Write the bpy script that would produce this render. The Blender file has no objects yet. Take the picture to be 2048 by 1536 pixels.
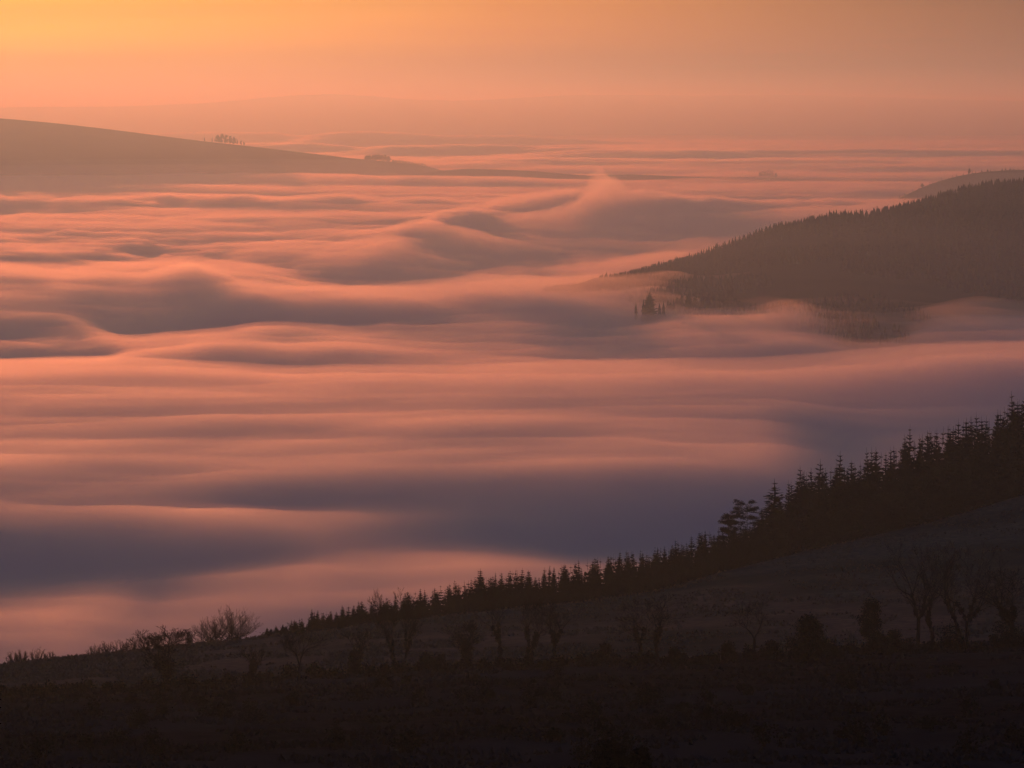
import bpy, math, random
import numpy as np
from mathutils import Vector

sc = bpy.context.scene
R = math.radians

# ------------------------------------------------------------------ camera
F = 1024 / math.tan(R(10))            # focal length in photo pixels
HORIZON = 240.0
PITCH = math.atan((768 - HORIZON) / F)
H = 180.0                             # metres above the mean top of the fog
cd = bpy.data.cameras.new("camera")
cam = bpy.data.objects.new("camera", cd)
sc.collection.objects.link(cam)
cam.location = (0, 0, H)
cam.rotation_euler = (math.pi / 2 - PITCH, 0, 0)
cd.lens = 18 / math.tan(R(10))
cd.sensor_width = 36
cd.clip_start = 0.5
cd.clip_end = 300000
sc.camera = cam

# ------------------------------------------------------------------ sky and sun
SUN_EL, SUN_AZ = R(2.5), R(-10.0)
world = bpy.data.worlds.new("World")
sc.world = world
world.use_nodes = True
nt = world.node_tree
N, L = nt.nodes, nt.links
bg = N["Background"]
sky = N.new("ShaderNodeTexSky")
sky.sky_type = 'NISHITA'
sky.sun_disc = False
sky.sun_elevation = SUN_EL
sky.sun_rotation = SUN_AZ
sky.dust_density = 3.0
sky.altitude = 200
tc = N.new("ShaderNodeTexCoord")
sep = N.new("ShaderNodeSeparateXYZ")
L.new(tc.outputs["Generated"], sep.inputs[0])
ramp = N.new("ShaderNodeValToRGB")       # sky tint by height: pinker low down, blue added overhead to cool shade
L.new(sep.outputs["Z"], ramp.inputs[0])
el = ramp.color_ramp.elements
el[0].position = 0.0
el[0].color = (0.95, 0.68, 0.86, 1)
el[1].position = 1.0
el[1].color = (0.30, 1.95, 5.0, 1)
e = el.new(0.06); e.color = (0.95, 0.70, 0.88, 1)
e = el.new(0.30); e.color = (0.34, 1.45, 3.3, 1)
mul = N.new("ShaderNodeMix"); mul.data_type = 'RGBA'; mul.blend_type = 'MULTIPLY'
mul.inputs[0].default_value = 1
L.new(sky.outputs[0], mul.inputs[6])
L.new(ramp.outputs[0], mul.inputs[7])
# long thin streaks of high cloud
mp = N.new("ShaderNodeMapping")
mp.inputs["Scale"].default_value = (1.3, 1.3, 34.0)
mp.inputs["Rotation"].default_value = (0, R(1.0), 0)
L.new(tc.outputs["Generated"], mp.inputs[0])
nz = N.new("ShaderNodeTexNoise")
nz.inputs["Scale"].default_value = 2.2
nz.inputs["Detail"].default_value = 4
nz.inputs["Roughness"].default_value = 0.45
L.new(mp.outputs[0], nz.inputs["Vector"])
cr = N.new("ShaderNodeMapRange")
cr.inputs[1].default_value = 0.35; cr.inputs[2].default_value = 0.7
cr.inputs[3].default_value = 1.16; cr.inputs[4].default_value = 0.62
L.new(nz.outputs[0], cr.inputs[0])
# glow of the veiled sun: brighter and yellower towards it, dusky pink away from it
nrm = N.new("ShaderNodeVectorMath"); nrm.operation = 'NORMALIZE'
L.new(tc.outputs["Generated"], nrm.inputs[0])
dot = N.new("ShaderNodeVectorMath"); dot.operation = 'DOT_PRODUCT'
L.new(nrm.outputs[0], dot.inputs[0])
dot.inputs[1].default_value = (math.sin(SUN_AZ) * math.cos(SUN_EL), math.cos(SUN_AZ) * math.cos(SUN_EL), math.sin(SUN_EL))
acs = N.new("ShaderNodeMath"); acs.operation = 'ARCCOSINE'
L.new(dot.outputs["Value"], acs.inputs[0])
gr = N.new("ShaderNodeValToRGB")
ga = N.new("ShaderNodeMapRange"); ga.inputs[1].default_value = 0; ga.inputs[2].default_value = math.pi
L.new(acs.outputs[0], ga.inputs[0]); L.new(ga.outputs[0], gr.inputs[0])
g = gr.color_ramp.elements
g[0].position = 0.0; g[0].color = (1.0, 1.9, 0.02, 1)
g[1].position = 1.0; g[1].color = (0.60, 0.70, 0.95, 1)
for deg, c in ((4, (0.95, 1.42, 0.05)), (10, (0.80, 0.86, 0.22)), (20, (0.49, 0.50, 0.62)), (40, (0.54, 0.62, 0.80))):
    q = g.new(deg / 180); q.color = (*c, 1)
mulg = N.new("ShaderNodeMix"); mulg.data_type = 'RGBA'; mulg.blend_type = 'MULTIPLY'
mulg.inputs[0].default_value = 1
L.new(mul.outputs[2], mulg.inputs[6]); L.new(gr.outputs[0], mulg.inputs[7])
mul2 = N.new("ShaderNodeVectorMath"); mul2.operation = 'SCALE'
L.new(mulg.outputs[2], mul2.inputs[0])
L.new(cr.outputs[0], mul2.inputs["Scale"])
L.new(mul2.outputs[0], bg.inputs[0])
bg.inputs[1].default_value = 0.14

sl = bpy.data.lights.new("sun", 'SUN')
sl.energy = 4.3
sl.angle = R(0.6)
sl.color = (1.0, 0.405, 0.195)
sun = bpy.data.objects.new("sun", sl)
sc.collection.objects.link(sun)
sd = Vector((math.sin(SUN_AZ) * math.cos(SUN_EL), math.cos(SUN_AZ) * math.cos(SUN_EL), math.sin(SUN_EL)))
sun.rotation_euler = sd.to_track_quat('Z', 'Y').to_euler()
sun.location = (-200, 100, 600)

vs = sc.view_settings
vs.view_transform = 'Standard'
vs.look = 'None'
vs.gamma = 1
vs.exposure = -1.77
cy = sc.cycles
cy.volume_bounces = 10
cy.max_bounces = 14
cy.transparent_max_bounces = 256
cy.use_denoising = True
cy.use_adaptive_sampling = True
cy.adaptive_threshold = 0.035

HAZE_DENSITY, HAZE_G = 0.000130, 0.64
FOG_DENSITY, FOG_G = 0.021, 0.77

# ------------------------------------------------------------------ helpers
rnd = random.Random(11)
rng = np.random.default_rng(5)
cP, sP = math.cos(PITCH), math.sin(PITCH)


def ray(x, y):
    """azimuth and tangent of the elevation of a photo point"""
    u, v = (np.asarray(x, float) - 1024) / F, (768 - np.asarray(y, float)) / F
    fwd, up = cP + v * sP, v * cP - sP
    return np.arctan2(u, fwd), up / np.hypot(u, fwd)


def dist_at(x, y, z):
    return (z - H) / ray(x, y)[1]


def z_at(x, y, d):
    return H + d * ray(x, y)[1]


def link(o, parent=None):
    sc.collection.objects.link(o)
    if parent:
        o.parent = parent
    return o


def make_mesh(name, V, faces, mat, smooth=False):
    me = bpy.data.meshes.new(name)
    V = np.asarray(V, np.float32)
    if isinstance(faces, np.ndarray):
        faces = [faces]
    nf = sum(len(f) for f in faces)
    loops = np.concatenate([np.asarray(f).ravel() for f in faces]).astype(np.int32)
    sizes = np.concatenate([np.full(len(f), f.shape[1], np.int32) for f in faces])
    starts = np.concatenate([[0], np.cumsum(sizes)[:-1]]).astype(np.int32)
    me.vertices.add(len(V)); me.vertices.foreach_set("co", V.ravel())
    me.loops.add(len(loops)); me.loops.foreach_set("vertex_index", loops)
    me.polygons.add(nf); me.polygons.foreach_set("loop_start", starts)
    me.polygons.foreach_set("loop_total", sizes)
    me.update(calc_edges=True)
    me.materials.append(mat)
    if smooth:
        me.polygons.foreach_set("use_smooth", np.ones(nf, bool))
    me.validate()
    return me


def obj(name, me, parent=None, loc=(0, 0, 0), kind=None):
    o = bpy.data.objects.new(name, me)
    link(o, parent)
    o.location = loc
    if kind:
        o["kind"] = kind
    return o


def tag(o, label, cat, group=None):
    o["label"] = label
    o["category"] = cat
    if group:
        o["group"] = group
    return o


_tab = {}


def vnoise(x, y, seed):
    if seed not in _tab:
        _tab[seed] = np.random.default_rng(seed + 100).random((256, 256))
    r = _tab[seed]
    a = 0.6 + seed * 1.7
    x, y = x * math.cos(a) - y * math.sin(a), x * math.sin(a) + y * math.cos(a)
    xi, yi = np.floor(x).astype(int), np.floor(y).astype(int)
    fx, fy = x - xi, y - yi
    fx = fx ** 3 * (fx * (fx * 6 - 15) + 10)
    fy = fy ** 3 * (fy * (fy * 6 - 15) + 10)
    g = lambda i, j: r[i % 256, j % 256]
    return ((g(xi, yi) * (1 - fx) + g(xi + 1, yi) * fx) * (1 - fy)
            + (g(xi, yi + 1) * (1 - fx) + g(xi + 1, yi + 1) * fx) * fy) * 2 - 1


def fbm(x, y, scale, octaves, seed, rough=0.5):
    s, a, t = 0, 1, 0
    for k in range(octaves):
        s = s + a * vnoise(x / scale * 2 ** k, y / scale * 2 ** k, seed + k)
        t += a
        a *= rough
    return s / t


def smooth_cols(a, n, axis):
    """box smoothing along one axis, applied twice"""
    if n < 1:
        return a
    for _ in range(2):
        p = np.pad(a, [(n, n) if i == axis else (0, 0) for i in range(a.ndim)], mode='edge')
        c = np.cumsum(p, axis=axis)
        c = np.concatenate([np.zeros_like(np.take(c, [0], axis)), c], axis=axis)
        m = a.shape[axis]
        a = (np.take(c, range(2 * n + 1, 2 * n + 1 + m), axis) - np.take(c, range(0, m), axis)) / (2 * n + 1)
    return a


# ------------------------------------------------------------------ materials
def mat_volume(name, dens, g, col, absorb=(0, 0, 0)):
    m = bpy.data.materials.new(name); m.use_nodes = True
    n = m.node_tree.nodes; n.clear()
    o = n.new("ShaderNodeOutputMaterial")
    v = n.new("ShaderNodeVolumePrincipled")
    v.inputs['Density'].default_value = dens
    v.inputs['Anisotropy'].default_value = g
    v.inputs['Color'].default_value = (*col, 1)
    v.inputs['Absorption Color'].default_value = (*absorb, 1)
    m.node_tree.links.new(v.outputs[0], o.inputs[1])
    return m


def mat_noise(name, c1, c2, scale, rough=0.9, bump=0.0, detail=6, c3=None, scale3=0.02, coord="Object", transl=0.0):
    m = bpy.data.materials.new(name); m.use_nodes = True
    n, l = m.node_tree.nodes, m.node_tree.links
    b = n["Principled BSDF"]
    b.inputs["Roughness"].default_value = rough
    b.inputs["Specular IOR Level"].default_value = 0.0
    t = n.new("ShaderNodeTexCoord")
    z = n.new("ShaderNodeTexNoise")
    z.inputs["Scale"].default_value = scale
    z.inputs["Detail"].default_value = detail
    l.new(t.outputs[coord], z.inputs["Vector"])
    r = n.new("ShaderNodeValToRGB")
    r.color_ramp.elements[0].position = 0.3; r.color_ramp.elements[0].color = (*c1, 1)
    r.color_ramp.elements[1].position = 0.7; r.color_ramp.elements[1].color = (*c2, 1)
    l.new(z.outputs[0], r.inputs[0])
    out = r.outputs[0]
    if c3:
        z3 = n.new("ShaderNodeTexNoise")
        z3.inputs["Scale"].default_value = scale3
        z3.inputs["Detail"].default_value = 5
        l.new(t.outputs[coord], z3.inputs["Vector"])
        mr = n.new("ShaderNodeMapRange")
        mr.inputs[1].default_value = 0.42; mr.inputs[2].default_value = 0.62
        l.new(z3.outputs[0], mr.inputs[0])
        mx = n.new("ShaderNodeMix"); mx.data_type = 'RGBA'
        l.new(mr.outputs[0], mx.inputs[0]); l.new(out, mx.inputs[6])
        mx.inputs[7].default_value = (*c3, 1)
        out = mx.outputs[2]
    l.new(out, b.inputs["Base Color"])
    if bump:
        bp = n.new("ShaderNodeBump"); bp.inputs["Distance"].default_value = bump
        l.new(z.outputs[0], bp.inputs["Height"]); l.new(bp.outputs[0], b.inputs["Normal"])
    return m


M_grass = mat_noise("rough_grass", (0.13, 0.098, 0.055), (0.24, 0.17, 0.095), 0.6, bump=0.25,
                    c3=(0.060, 0.064, 0.036), scale3=0.022)
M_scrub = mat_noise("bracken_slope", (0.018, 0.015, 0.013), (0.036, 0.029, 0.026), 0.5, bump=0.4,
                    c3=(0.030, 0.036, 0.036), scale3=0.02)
M_tuss = mat_noise("tussock_grass", (0.11, 0.082, 0.046), (0.24, 0.17, 0.095), 0.9)
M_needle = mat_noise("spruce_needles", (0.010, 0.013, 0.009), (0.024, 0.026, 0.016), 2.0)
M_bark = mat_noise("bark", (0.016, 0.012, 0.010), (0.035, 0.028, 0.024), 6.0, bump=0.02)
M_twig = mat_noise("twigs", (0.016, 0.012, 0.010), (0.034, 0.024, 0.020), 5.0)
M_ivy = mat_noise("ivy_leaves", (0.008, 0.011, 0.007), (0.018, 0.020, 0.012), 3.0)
M_hill = mat_noise("far_hillside", (0.045, 0.04, 0.025), (0.09, 0.07, 0.045), 0.01)
M_forest = mat_noise("far_needles", (0.035, 0.045, 0.036), (0.07, 0.07, 0.055), 0.012)
M_valley = mat_noise("valley_grass", (0.05, 0.05, 0.03), (0.09, 0.08, 0.05), 0.005)
M_fog = mat_volume("fog_droplets", FOG_DENSITY, FOG_G, (1, 1, 1))
M_haze = mat_volume("haze_air", HAZE_DENSITY, HAZE_G, (0.52, 0.82, 1.0), (1, 1, 1))
M_bird = mat_noise("dark_feathers", (0.02, 0.02, 0.02), (0.04, 0.035, 0.03), 20.0)
M_wood = mat_noise("weathered_wood", (0.06, 0.05, 0.04), (0.12, 0.10, 0.08), 8.0)

# ------------------------------------------------------------------ air
def box_mesh(name, a, b, mat):
    x0, y0, z0 = a; x1, y1, z1 = b
    V = [(x0, y0, z0), (x1, y0, z0), (x1, y1, z0), (x0, y1, z0), (x0, y0, z1), (x1, y0, z1), (x1, y1, z1), (x0, y1, z1)]
    return make_mesh(name, V, np.array([(0, 3, 2, 1), (4, 5, 6, 7), (0, 1, 5, 4), (1, 2, 6, 5), (2, 3, 7, 6), (3, 0, 4, 7)]), mat)


obj("haze", box_mesh("haze", (-32000, -4000, -72), (32000, 52000, 490), M_haze), kind="stuff")

# ------------------------------------------------------------------ terrain lofts
class Loft:
    """A piece of terrain as columns of (distance, height) knots, one column per azimuth."""

    def __init__(self, cols, azs, D, sm_az, sm_d, bump=None):
        # cols: list of (azimuth, [(d, z), ...]) with the same number of knots
        cols = sorted(cols, key=lambda c: c[0])
        ca = np.array([c[0] for c in cols])
        K = np.array([c[1] for c in cols])              # cols x knots x 2
        kd = np.stack([np.interp(azs, ca, K[:, k, 0]) for k in range(K.shape[1])], 1)
        kz = np.stack([np.interp(azs, ca, K[:, k, 1]) for k in range(K.shape[1])], 1)
        kd, kz = smooth_cols(kd, sm_az, 0), smooth_cols(kz, sm_az, 0)
        Z = np.empty((len(D), len(azs)))
        for i in range(len(azs)):
            Z[:, i] = np.interp(D, kd[i], kz[i])
        Z = smooth_cols(Z, sm_d, 0)
        A, DD = np.meshgrid(azs, D)
        self.X, self.Y = DD * np.sin(A), DD * np.cos(A)
        if bump is not None:
            Z = Z + bump(self.X, self.Y, A, DD)
        self.azs, self.D, self.Z, self.kd, self.kz = azs, D, Z, kd, kz

    def z(self, az, d):
        i = np.clip(np.interp(az, self.azs, np.arange(len(self.azs))), 0, len(self.azs) - 1.001)
        j = np.clip(np.interp(d, self.D, np.arange(len(self.D))), 0, len(self.D) - 1.001)
        i0, j0 = np.floor(i).astype(int), np.floor(j).astype(int)
        fi, fj = i - i0, j - j0
        Z = self.Z
        return (Z[j0, i0] * (1 - fi) + Z[j0, i0 + 1] * fi) * (1 - fj) + (Z[j0 + 1, i0] * (1 - fi) + Z[j0 + 1, i0 + 1] * fi) * fj

    def knot_d(self, az, k):
        return np.interp(az, self.azs, self.kd[:, k])

    def mesh(self, name, mat):
        nr, na = self.Z.shape
        V = np.stack([self.X, self.Y, self.Z], -1).reshape(-1, 3)
        i = (np.arange(nr - 1)[:, None] * na + np.arange(na - 1)[None]).ravel()
        return make_mesh(name, V, np.stack([i, i + 1, i + na + 1, i + na], -1), mat, smooth=True)


def col(x, pts):
    """pts: (photo y or None, distance, z or None) -> knots of a column seen at photo x"""
    az = None
    out = []
    for (y, d, z) in pts:
        if y is not None:
            a, t = ray(x, y)
            if z is None:
                z = H + d * t
            else:
                d = (z - H) / t
            az = a if az is None else az
        out.append((float(d), float(z)))
    if az is None:
        az = ray(x, 768)[0]
    return (float(az), out)


def curve(points):
    """photo polyline -> function azimuth -> tan(elevation)"""
    P = np.array(points, float)
    a, t = ray(P[:, 0], P[:, 1])
    return lambda az: np.interp(az, a, t)


def azs_grid(wide, inner, step_in, n_out):
    a = R(wide); b = R(inner)
    core = np.arange(-b, b, R(step_in))
    return np.concatenate([np.linspace(-a, -b, n_out, endpoint=False), core, np.linspace(b, a, n_out)])


# --- the near hillside: rough slope, hedge line, open field, skyline, then down into the fog
hedge_y = [(-400, 1400), (0, 1386), (330, 1374), (600, 1352), (800, 1338), (1000, 1328), (1300, 1322), (1500, 1312), (1750, 1302), (2048, 1285), (2400, 1270)]
sky_y = [(-400, 1352), (0, 1328), (200, 1305), (400, 1284), (560, 1267), (750, 1244), (900, 1228), (1050, 1212), (1200, 1197), (1320, 1175), (1450, 1138), (1600, 1100), (1760, 1062), (1900, 1028), (2048, 982), (2400, 880)]
hy = lambda x: np.interp(x, *zip(*hedge_y))
sy = lambda x: np.interp(x, *zip(*sky_y))
cols = []
for x in list(range(-400, 2401, 50)):
    dh = np.interp(x, [-400, 0, 1000, 2048, 2400], [360, 372, 400, 430, 440])
    ds = np.interp(x, [-400, 0, 600, 1200, 1700, 2048, 2400], [450, 470, 500, 560, 640, 700, 740])
    zs = z_at(x, sy(x), ds)
    zh = z_at(x, hy(x), dh)
    dm = dh + (ds - dh) * 0.5
    zm = z_at(x, hy(x) + (sy(x) - hy(x)) * 0.50, dm)
    cols.append(col(x, [(None, 0.0, H - 1.7), (None, 50, 165.5), (None, 110, 152.5), (1550, 200, None),
                        (hy(x), dh, None), (None, dm, zm), (sy(x), ds, None), (None, ds + 60, zs - 17), (None, ds + 160, zs - 58),
                        (None, ds + 460, -66), (None, 1900, -69)]))


def near_bump(X, Y, A, D):
    hedge = np.interp(A, ca_h, cd_h)
    rough = 1 / (1 + np.exp((D - hedge) / 6))
    near = np.clip((D - 6) / 40, 0, 1)
    b = 0.12 * fbm(X, Y, 3.0, 3, 3) + 0.35 * fbm(X, Y, 22.0, 2, 7)
    return near * (b * (0.7 + 0.8 * rough) + rough * 0.5 * fbm(X, Y, 8.0, 3, 11))


ca_h = np.array([c[0] for c in cols]); cd_h = np.array([c[1][4][0] for c in cols])
az_near = azs_grid(60, 12, 0.07, 50)
D_near = np.concatenate([np.linspace(0.5, 180, 50), np.linspace(181, 760, 250), np.linspace(766, 1900, 50)])
near = Loft(cols, az_near, D_near, 4, 2, near_bump)
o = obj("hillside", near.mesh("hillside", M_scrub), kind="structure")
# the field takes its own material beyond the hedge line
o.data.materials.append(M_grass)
nr, na = near.Z.shape
A, DD = np.meshgrid(az_near, D_near)
wob = 4 * fbm(near.X, near.Y, 14.0, 3, 21)
isf = (DD + wob > np.interp(A, ca_h, cd_h) + 4)[:-1, :-1]
o.data.polygons.foreach_set("material_index", isf.astype(np.int32).ravel())

# --- the wooded hill in the middle distance
hill_tops = [(1080, 592), (1160, 576), (1210, 550), (1300, 528), (1400, 500), (1450, 487), (1500, 466), (1560, 444), (1620, 431), (1690, 420), (1705, 426), (1750, 416),
             (1800, 405), (1900, 380), (2000, 360), (2048, 350), (2300, 322), (2700, 330), (3300, 420), (3800, 560)]
ty = lambda x: np.interp(x, *zip(*hill_tops))
foot = lambda x: np.interp(x, [1080, 1160, 1300, 1345, 1500, 1620, 1720, 1800, 1900, 2048, 3800], [3200, 3080, 2980, 2770, 2730, 2620, 2500, 2510, 2620, 2680, 2900])
hcols = [(float(ray(850, 600)[0]), [(2600, -70), (2900, -70), (3000, -70), (3050, -70), (3150, -70), (4500, -71)])]
for x in [1080, 1120] + list(range(1160, 3801, 40)):
    dc = np.interp(x, [1080, 1160, 1300, 1500, 1750, 2048, 2600, 3800], [3150, 3190, 3330, 3560, 3860, 4250, 4800, 5200])
    df = foot(x)
    zc = z_at(x, ty(x) + 13, dc)
    dm = df + (dc - df) * 0.55
    zm = -4 + (zc + 4) * 0.72
    hcols.append(col(x, [(None, df - 380, -70), (None, df, -4), (None, dm, zm), (ty(x) + 13, dc, None), (None, dc + 350, zc - 45), (None, dc + 1300, -71)]))
az_hill = np.arange(R(-3), R(26), R(0.08))
D_hill = np.linspace(2150, 6600, 170)
hill = Loft(hcols, az_hill, D_hill, 1, 1, lambda X, Y, A, D: 3.0 * fbm(X, Y, 180.0, 3, 31))
obj("wooded_hill", hill.mesh("wooded_hill", M_hill), kind="structure")

# --- a further hill behind it
tops2 = [(1640, 470), (1700, 432), (1770, 409), (1800, 394), (1860, 365), (1920, 348), (1960, 341), (2000, 338), (2048, 336), (2300, 330), (2700, 350), (3000, 400)]
t2 = lambda x: np.interp(x, *zip(*tops2))
c2 = []
for x in range(1640, 3001, 30):
    dc = np.interp(x, [1700, 1800, 2048, 3000], [6300, 6700, 7500, 8600])
    zc = z_at(x, t2(x), dc)
    c2.append(col(x, [(None, dc - 1100, -70), (None, dc - 500, zc * 0.4 - 12), (t2(x), dc, None), (None, dc + 1200, -71)]))
hill2 = Loft(c2, np.arange(R(6.0), R(19), R(0.06)), np.linspace(5000, 10500, 130), 1, 1)
obj("far_hill", hill2.mesh("far_hill", M_hill), kind="structure")

# --- the open hill on the left and the low knoll beside it
tops3 = [(-1800, 260), (-900, 205), (-400, 212), (0, 234), (100, 243), (200, 254), (300, 267), (400, 280), (500, 291), (600, 303), (700, 315), (780, 322), (850, 331), (930, 352), (1000, 372), (1200, 470)]
t3 = lambda x: np.interp(x, *zip(*tops3))
c3 = []
for x in list(range(-1800, 1201, 50)):
    zc = z_at(x, t3(x), 10200)
    c3.append(col(x, [(None, 8500, -70), (None, 9050, -14), (None, 9600, -14 + (zc + 14) * 0.62), (t3(x), 10200, None), (None, 12500, -71)]))
left_hill = Loft(c3, np.arange(R(-27), R(1.6), R(0.06)), np.linspace(8300, 12900, 120), 1, 1, lambda X, Y, A, D: (2.5 * fbm(X, Y, 700.0, 4, 37) + 1.3 * fbm(X, Y, 110.0, 3, 38)) * np.clip((10300 - D) / 400, 0.25, 1))
obj("open_hill", left_hill.mesh("open_hill", M_hill), kind="structure")

tops4 = [(700, 430), (780, 362), (830, 350), (860, 342), (930, 335), (1000, 337), (1060, 340), (1120, 345), (1180, 350), (1260, 347), (1330, 350), (1420, 353), (1500, 353), (1560, 355), (1640, 360), (1700, 361), (1760, 368), (1860, 430)]
t4 = lambda x: np.interp(x, *zip(*tops4))
c4 = []
for x in range(700, 1861, 20):
    zc = z_at(x, t4(x), 9000)
    c4.append(col(x, [(None, 8350, -70), (None, 8700, zc * 0.5 - 10), (t4(x), 9000, None), (None, 9600, -71)]))
knoll = Loft(c4, np.arange(R(-3.1), R(8.1), R(0.04)), np.linspace(8200, 9700, 60), 1, 1)
obj("low_ridge", knoll.mesh("low_ridge", M_hill), kind="structure")

# --- mountains at the edge of sight
tops5 = [(-3000, 230), (-800, 222), (-200, 215), (200, 212), (420, 204), (560, 190), (640, 186), (720, 189), (820, 198), (940, 200), (1050, 192), (1120, 187), (1250, 187), (1400, 189), (1550, 186), (1750, 192), (1900, 197), (2048, 200), (2400, 192), (3200, 205), (5000, 226)]
t5 = lambda x: np.interp(x, *zip(*tops5))
c5 = []
for x in range(-3000, 5001, 60):
    dc = 38000
    zc = z_at(x, t5(x), dc)
    c5.append(col(x, [(None, dc - 3500, -70), (t5(x), dc, None), (None, dc + 4000, -71)]))
mts = Loft(c5, np.arange(R(-33), R(33), R(0.08)), np.linspace(33500, 42500, 50), 1, 0, lambda X, Y, A, D: 14 * fbm(X, Y, 2600.0, 4, 41) * np.clip(1 - abs(D - 38000) / 4000, 0, 1))
obj("distant_mountains", mts.mesh("distant_mountains", M_hill), kind="structure")

# --- valley floor under the fog
V = [(-31500, -3500, -70.5), (31500, -3500, -70.5), (31500, 51500, -70.5), (-31500, 51500, -70.5)]
obj("valley_ground", make_mesh("valley_ground", V, np.array([(0, 1, 2, 3)]), M_valley), kind="structure")

# ------------------------------------------------------------------ the sea of fog
az_f = azs_grid(33, 11.2, 0.038, 60)
D_f = np.exp(np.linspace(math.log(640), math.log(34000), 760))
A, D = np.meshgrid(az_f, D_f)
X, Y = D * np.sin(A), D * np.cos(A)
wx = 90 * fbm(X, Y, 500.0, 3, 50)
wy = 90 * fbm(X, Y, 500.0, 3, 60)
Xw, Yw = X + wx, Y + wy
mid = np.clip((D - 1500) / 1400, 0, 1) * np.clip(1.4 - D / 24000, 0.85, 1)
Z = 7.0 * fbm(Xw / 1.7, Yw, 900.0, 2, 70)
Z += (1.5 + 7.0 * mid) * fbm(Xw / 1.5, Yw, 380.0, 2, 80)
Z += (1.6 + 3.2 * mid) * fbm(Xw / 1.8, Yw, 150.0, 2, 90)
wisp = 1 - np.abs(fbm(Xw / 1.6, Yw, 120.0, 3, 95)) * 2
Z += 4.0 * mid * wisp * np.clip(fbm(X, Y, 600.0, 1, 97) + 0.4, 0, 1)
ux = Xw + 60 * fbm(X, Y, 150.0, 4, 65, .6)
uy = Yw + 60 * fbm(X, Y, 150.0, 3, 75)
ridge = lambda sx, s, seed: 1 - np.abs(fbm(ux / sx, uy, s, 2, seed)) * 2.4
torn = np.clip(0.55 + 1.3 * fbm(X / 2, Y, 700.0, 2, 145), 0.1, 1.2)
Z += 4.6 * mid * torn * (ridge(2.2, 92.0, 155) - .4)
Z += 2.8 * mid * torn * (ridge(2.0, 47.0, 165) - .4)
r1 = 1 - np.abs(fbm(ux / 2.6, uy, 210.0, 3, 85)) * 2
Z += (0.8 + 6.0 * mid) * (r1 - .5) * np.clip(fbm(X / 2, Y, 900.0, 2, 105) * 1.5 + 0.6, 0.1, 1)
Z += (1.6 + 2.8 * mid) * fbm(ux / 3.4, uy, 78.0, 3, 115, 0.55)
Z += (0.6 + 2.2 * mid) * fbm(ux / 2.2, uy, 34.0, 3, 125, 0.55)
Z += 2.2 * (1 - mid) * fbm(Xw / 5.0, Yw, 120.0, 3, 135)


_sw = [0]


def swell(points, wf, wb, taper=2.2):
    """points (photo x, photo y, height of the crest); wf, wb metres of slope before and behind"""
    global Z
    a, t = zip(*[ray(p[0], p[1]) for p in points])
    h = np.array([p[2] for p in points], float)
    base = np.array([p[3] if len(p) > 3 else max(p[2], 0) for p in points], float)
    d = (base - H) / np.array(t)
    o = np.argsort(a)
    a = np.array(a)[o]; h = h[o]; d = d[o]
    xs = az_f
    dc = np.interp(xs, a, d)
    hh = np.interp(xs, a, h)
    e = R(taper)
    f = np.clip(1 - (a[0] - xs) / e, 0, 1) * np.clip(1 - (xs - a[-1]) / e, 0, 1)
    hh = hh * f * f * (3 - 2 * f)
    dc, hh = smooth_cols(dc, 4, 0), smooth_cols(hh, 4, 0)
    _sw[0] += 2
    w = min(wf, wb)
    s = (D + 0.6 * w * fbm(Xw / 1.6, Yw, 3.2 * w, 3, 110 + _sw[0], 0.6)) - dc[None]
    amp = 1 + min(0.7, 16 / np.abs(h).max()) * fbm(Xw / 1.8, Yw, 2.0 * w, 3, 160 + _sw[0], 0.6)
    g = np.where(s < 0, np.exp(-(s / wf) ** 2), np.exp(-(s / wb) ** 2))
    Z = Z + hh[None] * g * amp


Z_calm = Z.copy()
# far bank whose lit lip hides the foot of the open hill
swell([(-300, 352, 12), (0, 353, 14), (300, 351, 14), (600, 352, 14), (800, 358, 12), (950, 364, 9), (1200, 372, 6)], 260, 500)
swell([(-200, 398, 14), (0, 402, 13), (60, 391, 19), (130, 401, 13), (300, 396, 15), (430, 391, 18), (560, 402, 14), (700, 393, 18), (780, 402, 14), (900, 391, 16), (1050, 396, 12)], 170, 330)
# the long breaking wave that climbs to the plume in the middle
swell([(600, 505, 6), (690, 495, 10), (780, 472, 15), (900, 433, 18), (1000, 412, 20), (1100, 402, 22), (1200, 396, 24), (1300, 396, 22), (1450, 402, 18), (1600, 405, 16), (1750, 412, 16)], 330, 520)
swell([(1100, 396, 6, 32), (1160, 374, 13, 38), (1200, 358, 18, 42), (1240, 360, 17, 42), (1290, 380, 9, 36), (1340, 390, 4, 30)], 260, 380, 1.2)
swell([(700, 545, -8, 0), (820, 530, -14, 0), (950, 515, -18, 0), (1100, 500, -20, 0), (1250, 480, -18, 0), (1400, 460, -14, 0)], 620, 560)
swell([(120, 530, -9, 0), (300, 505, -13, 0), (480, 515, -13, 0), (680, 545, -11, 0)], 260, 260)
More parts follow.
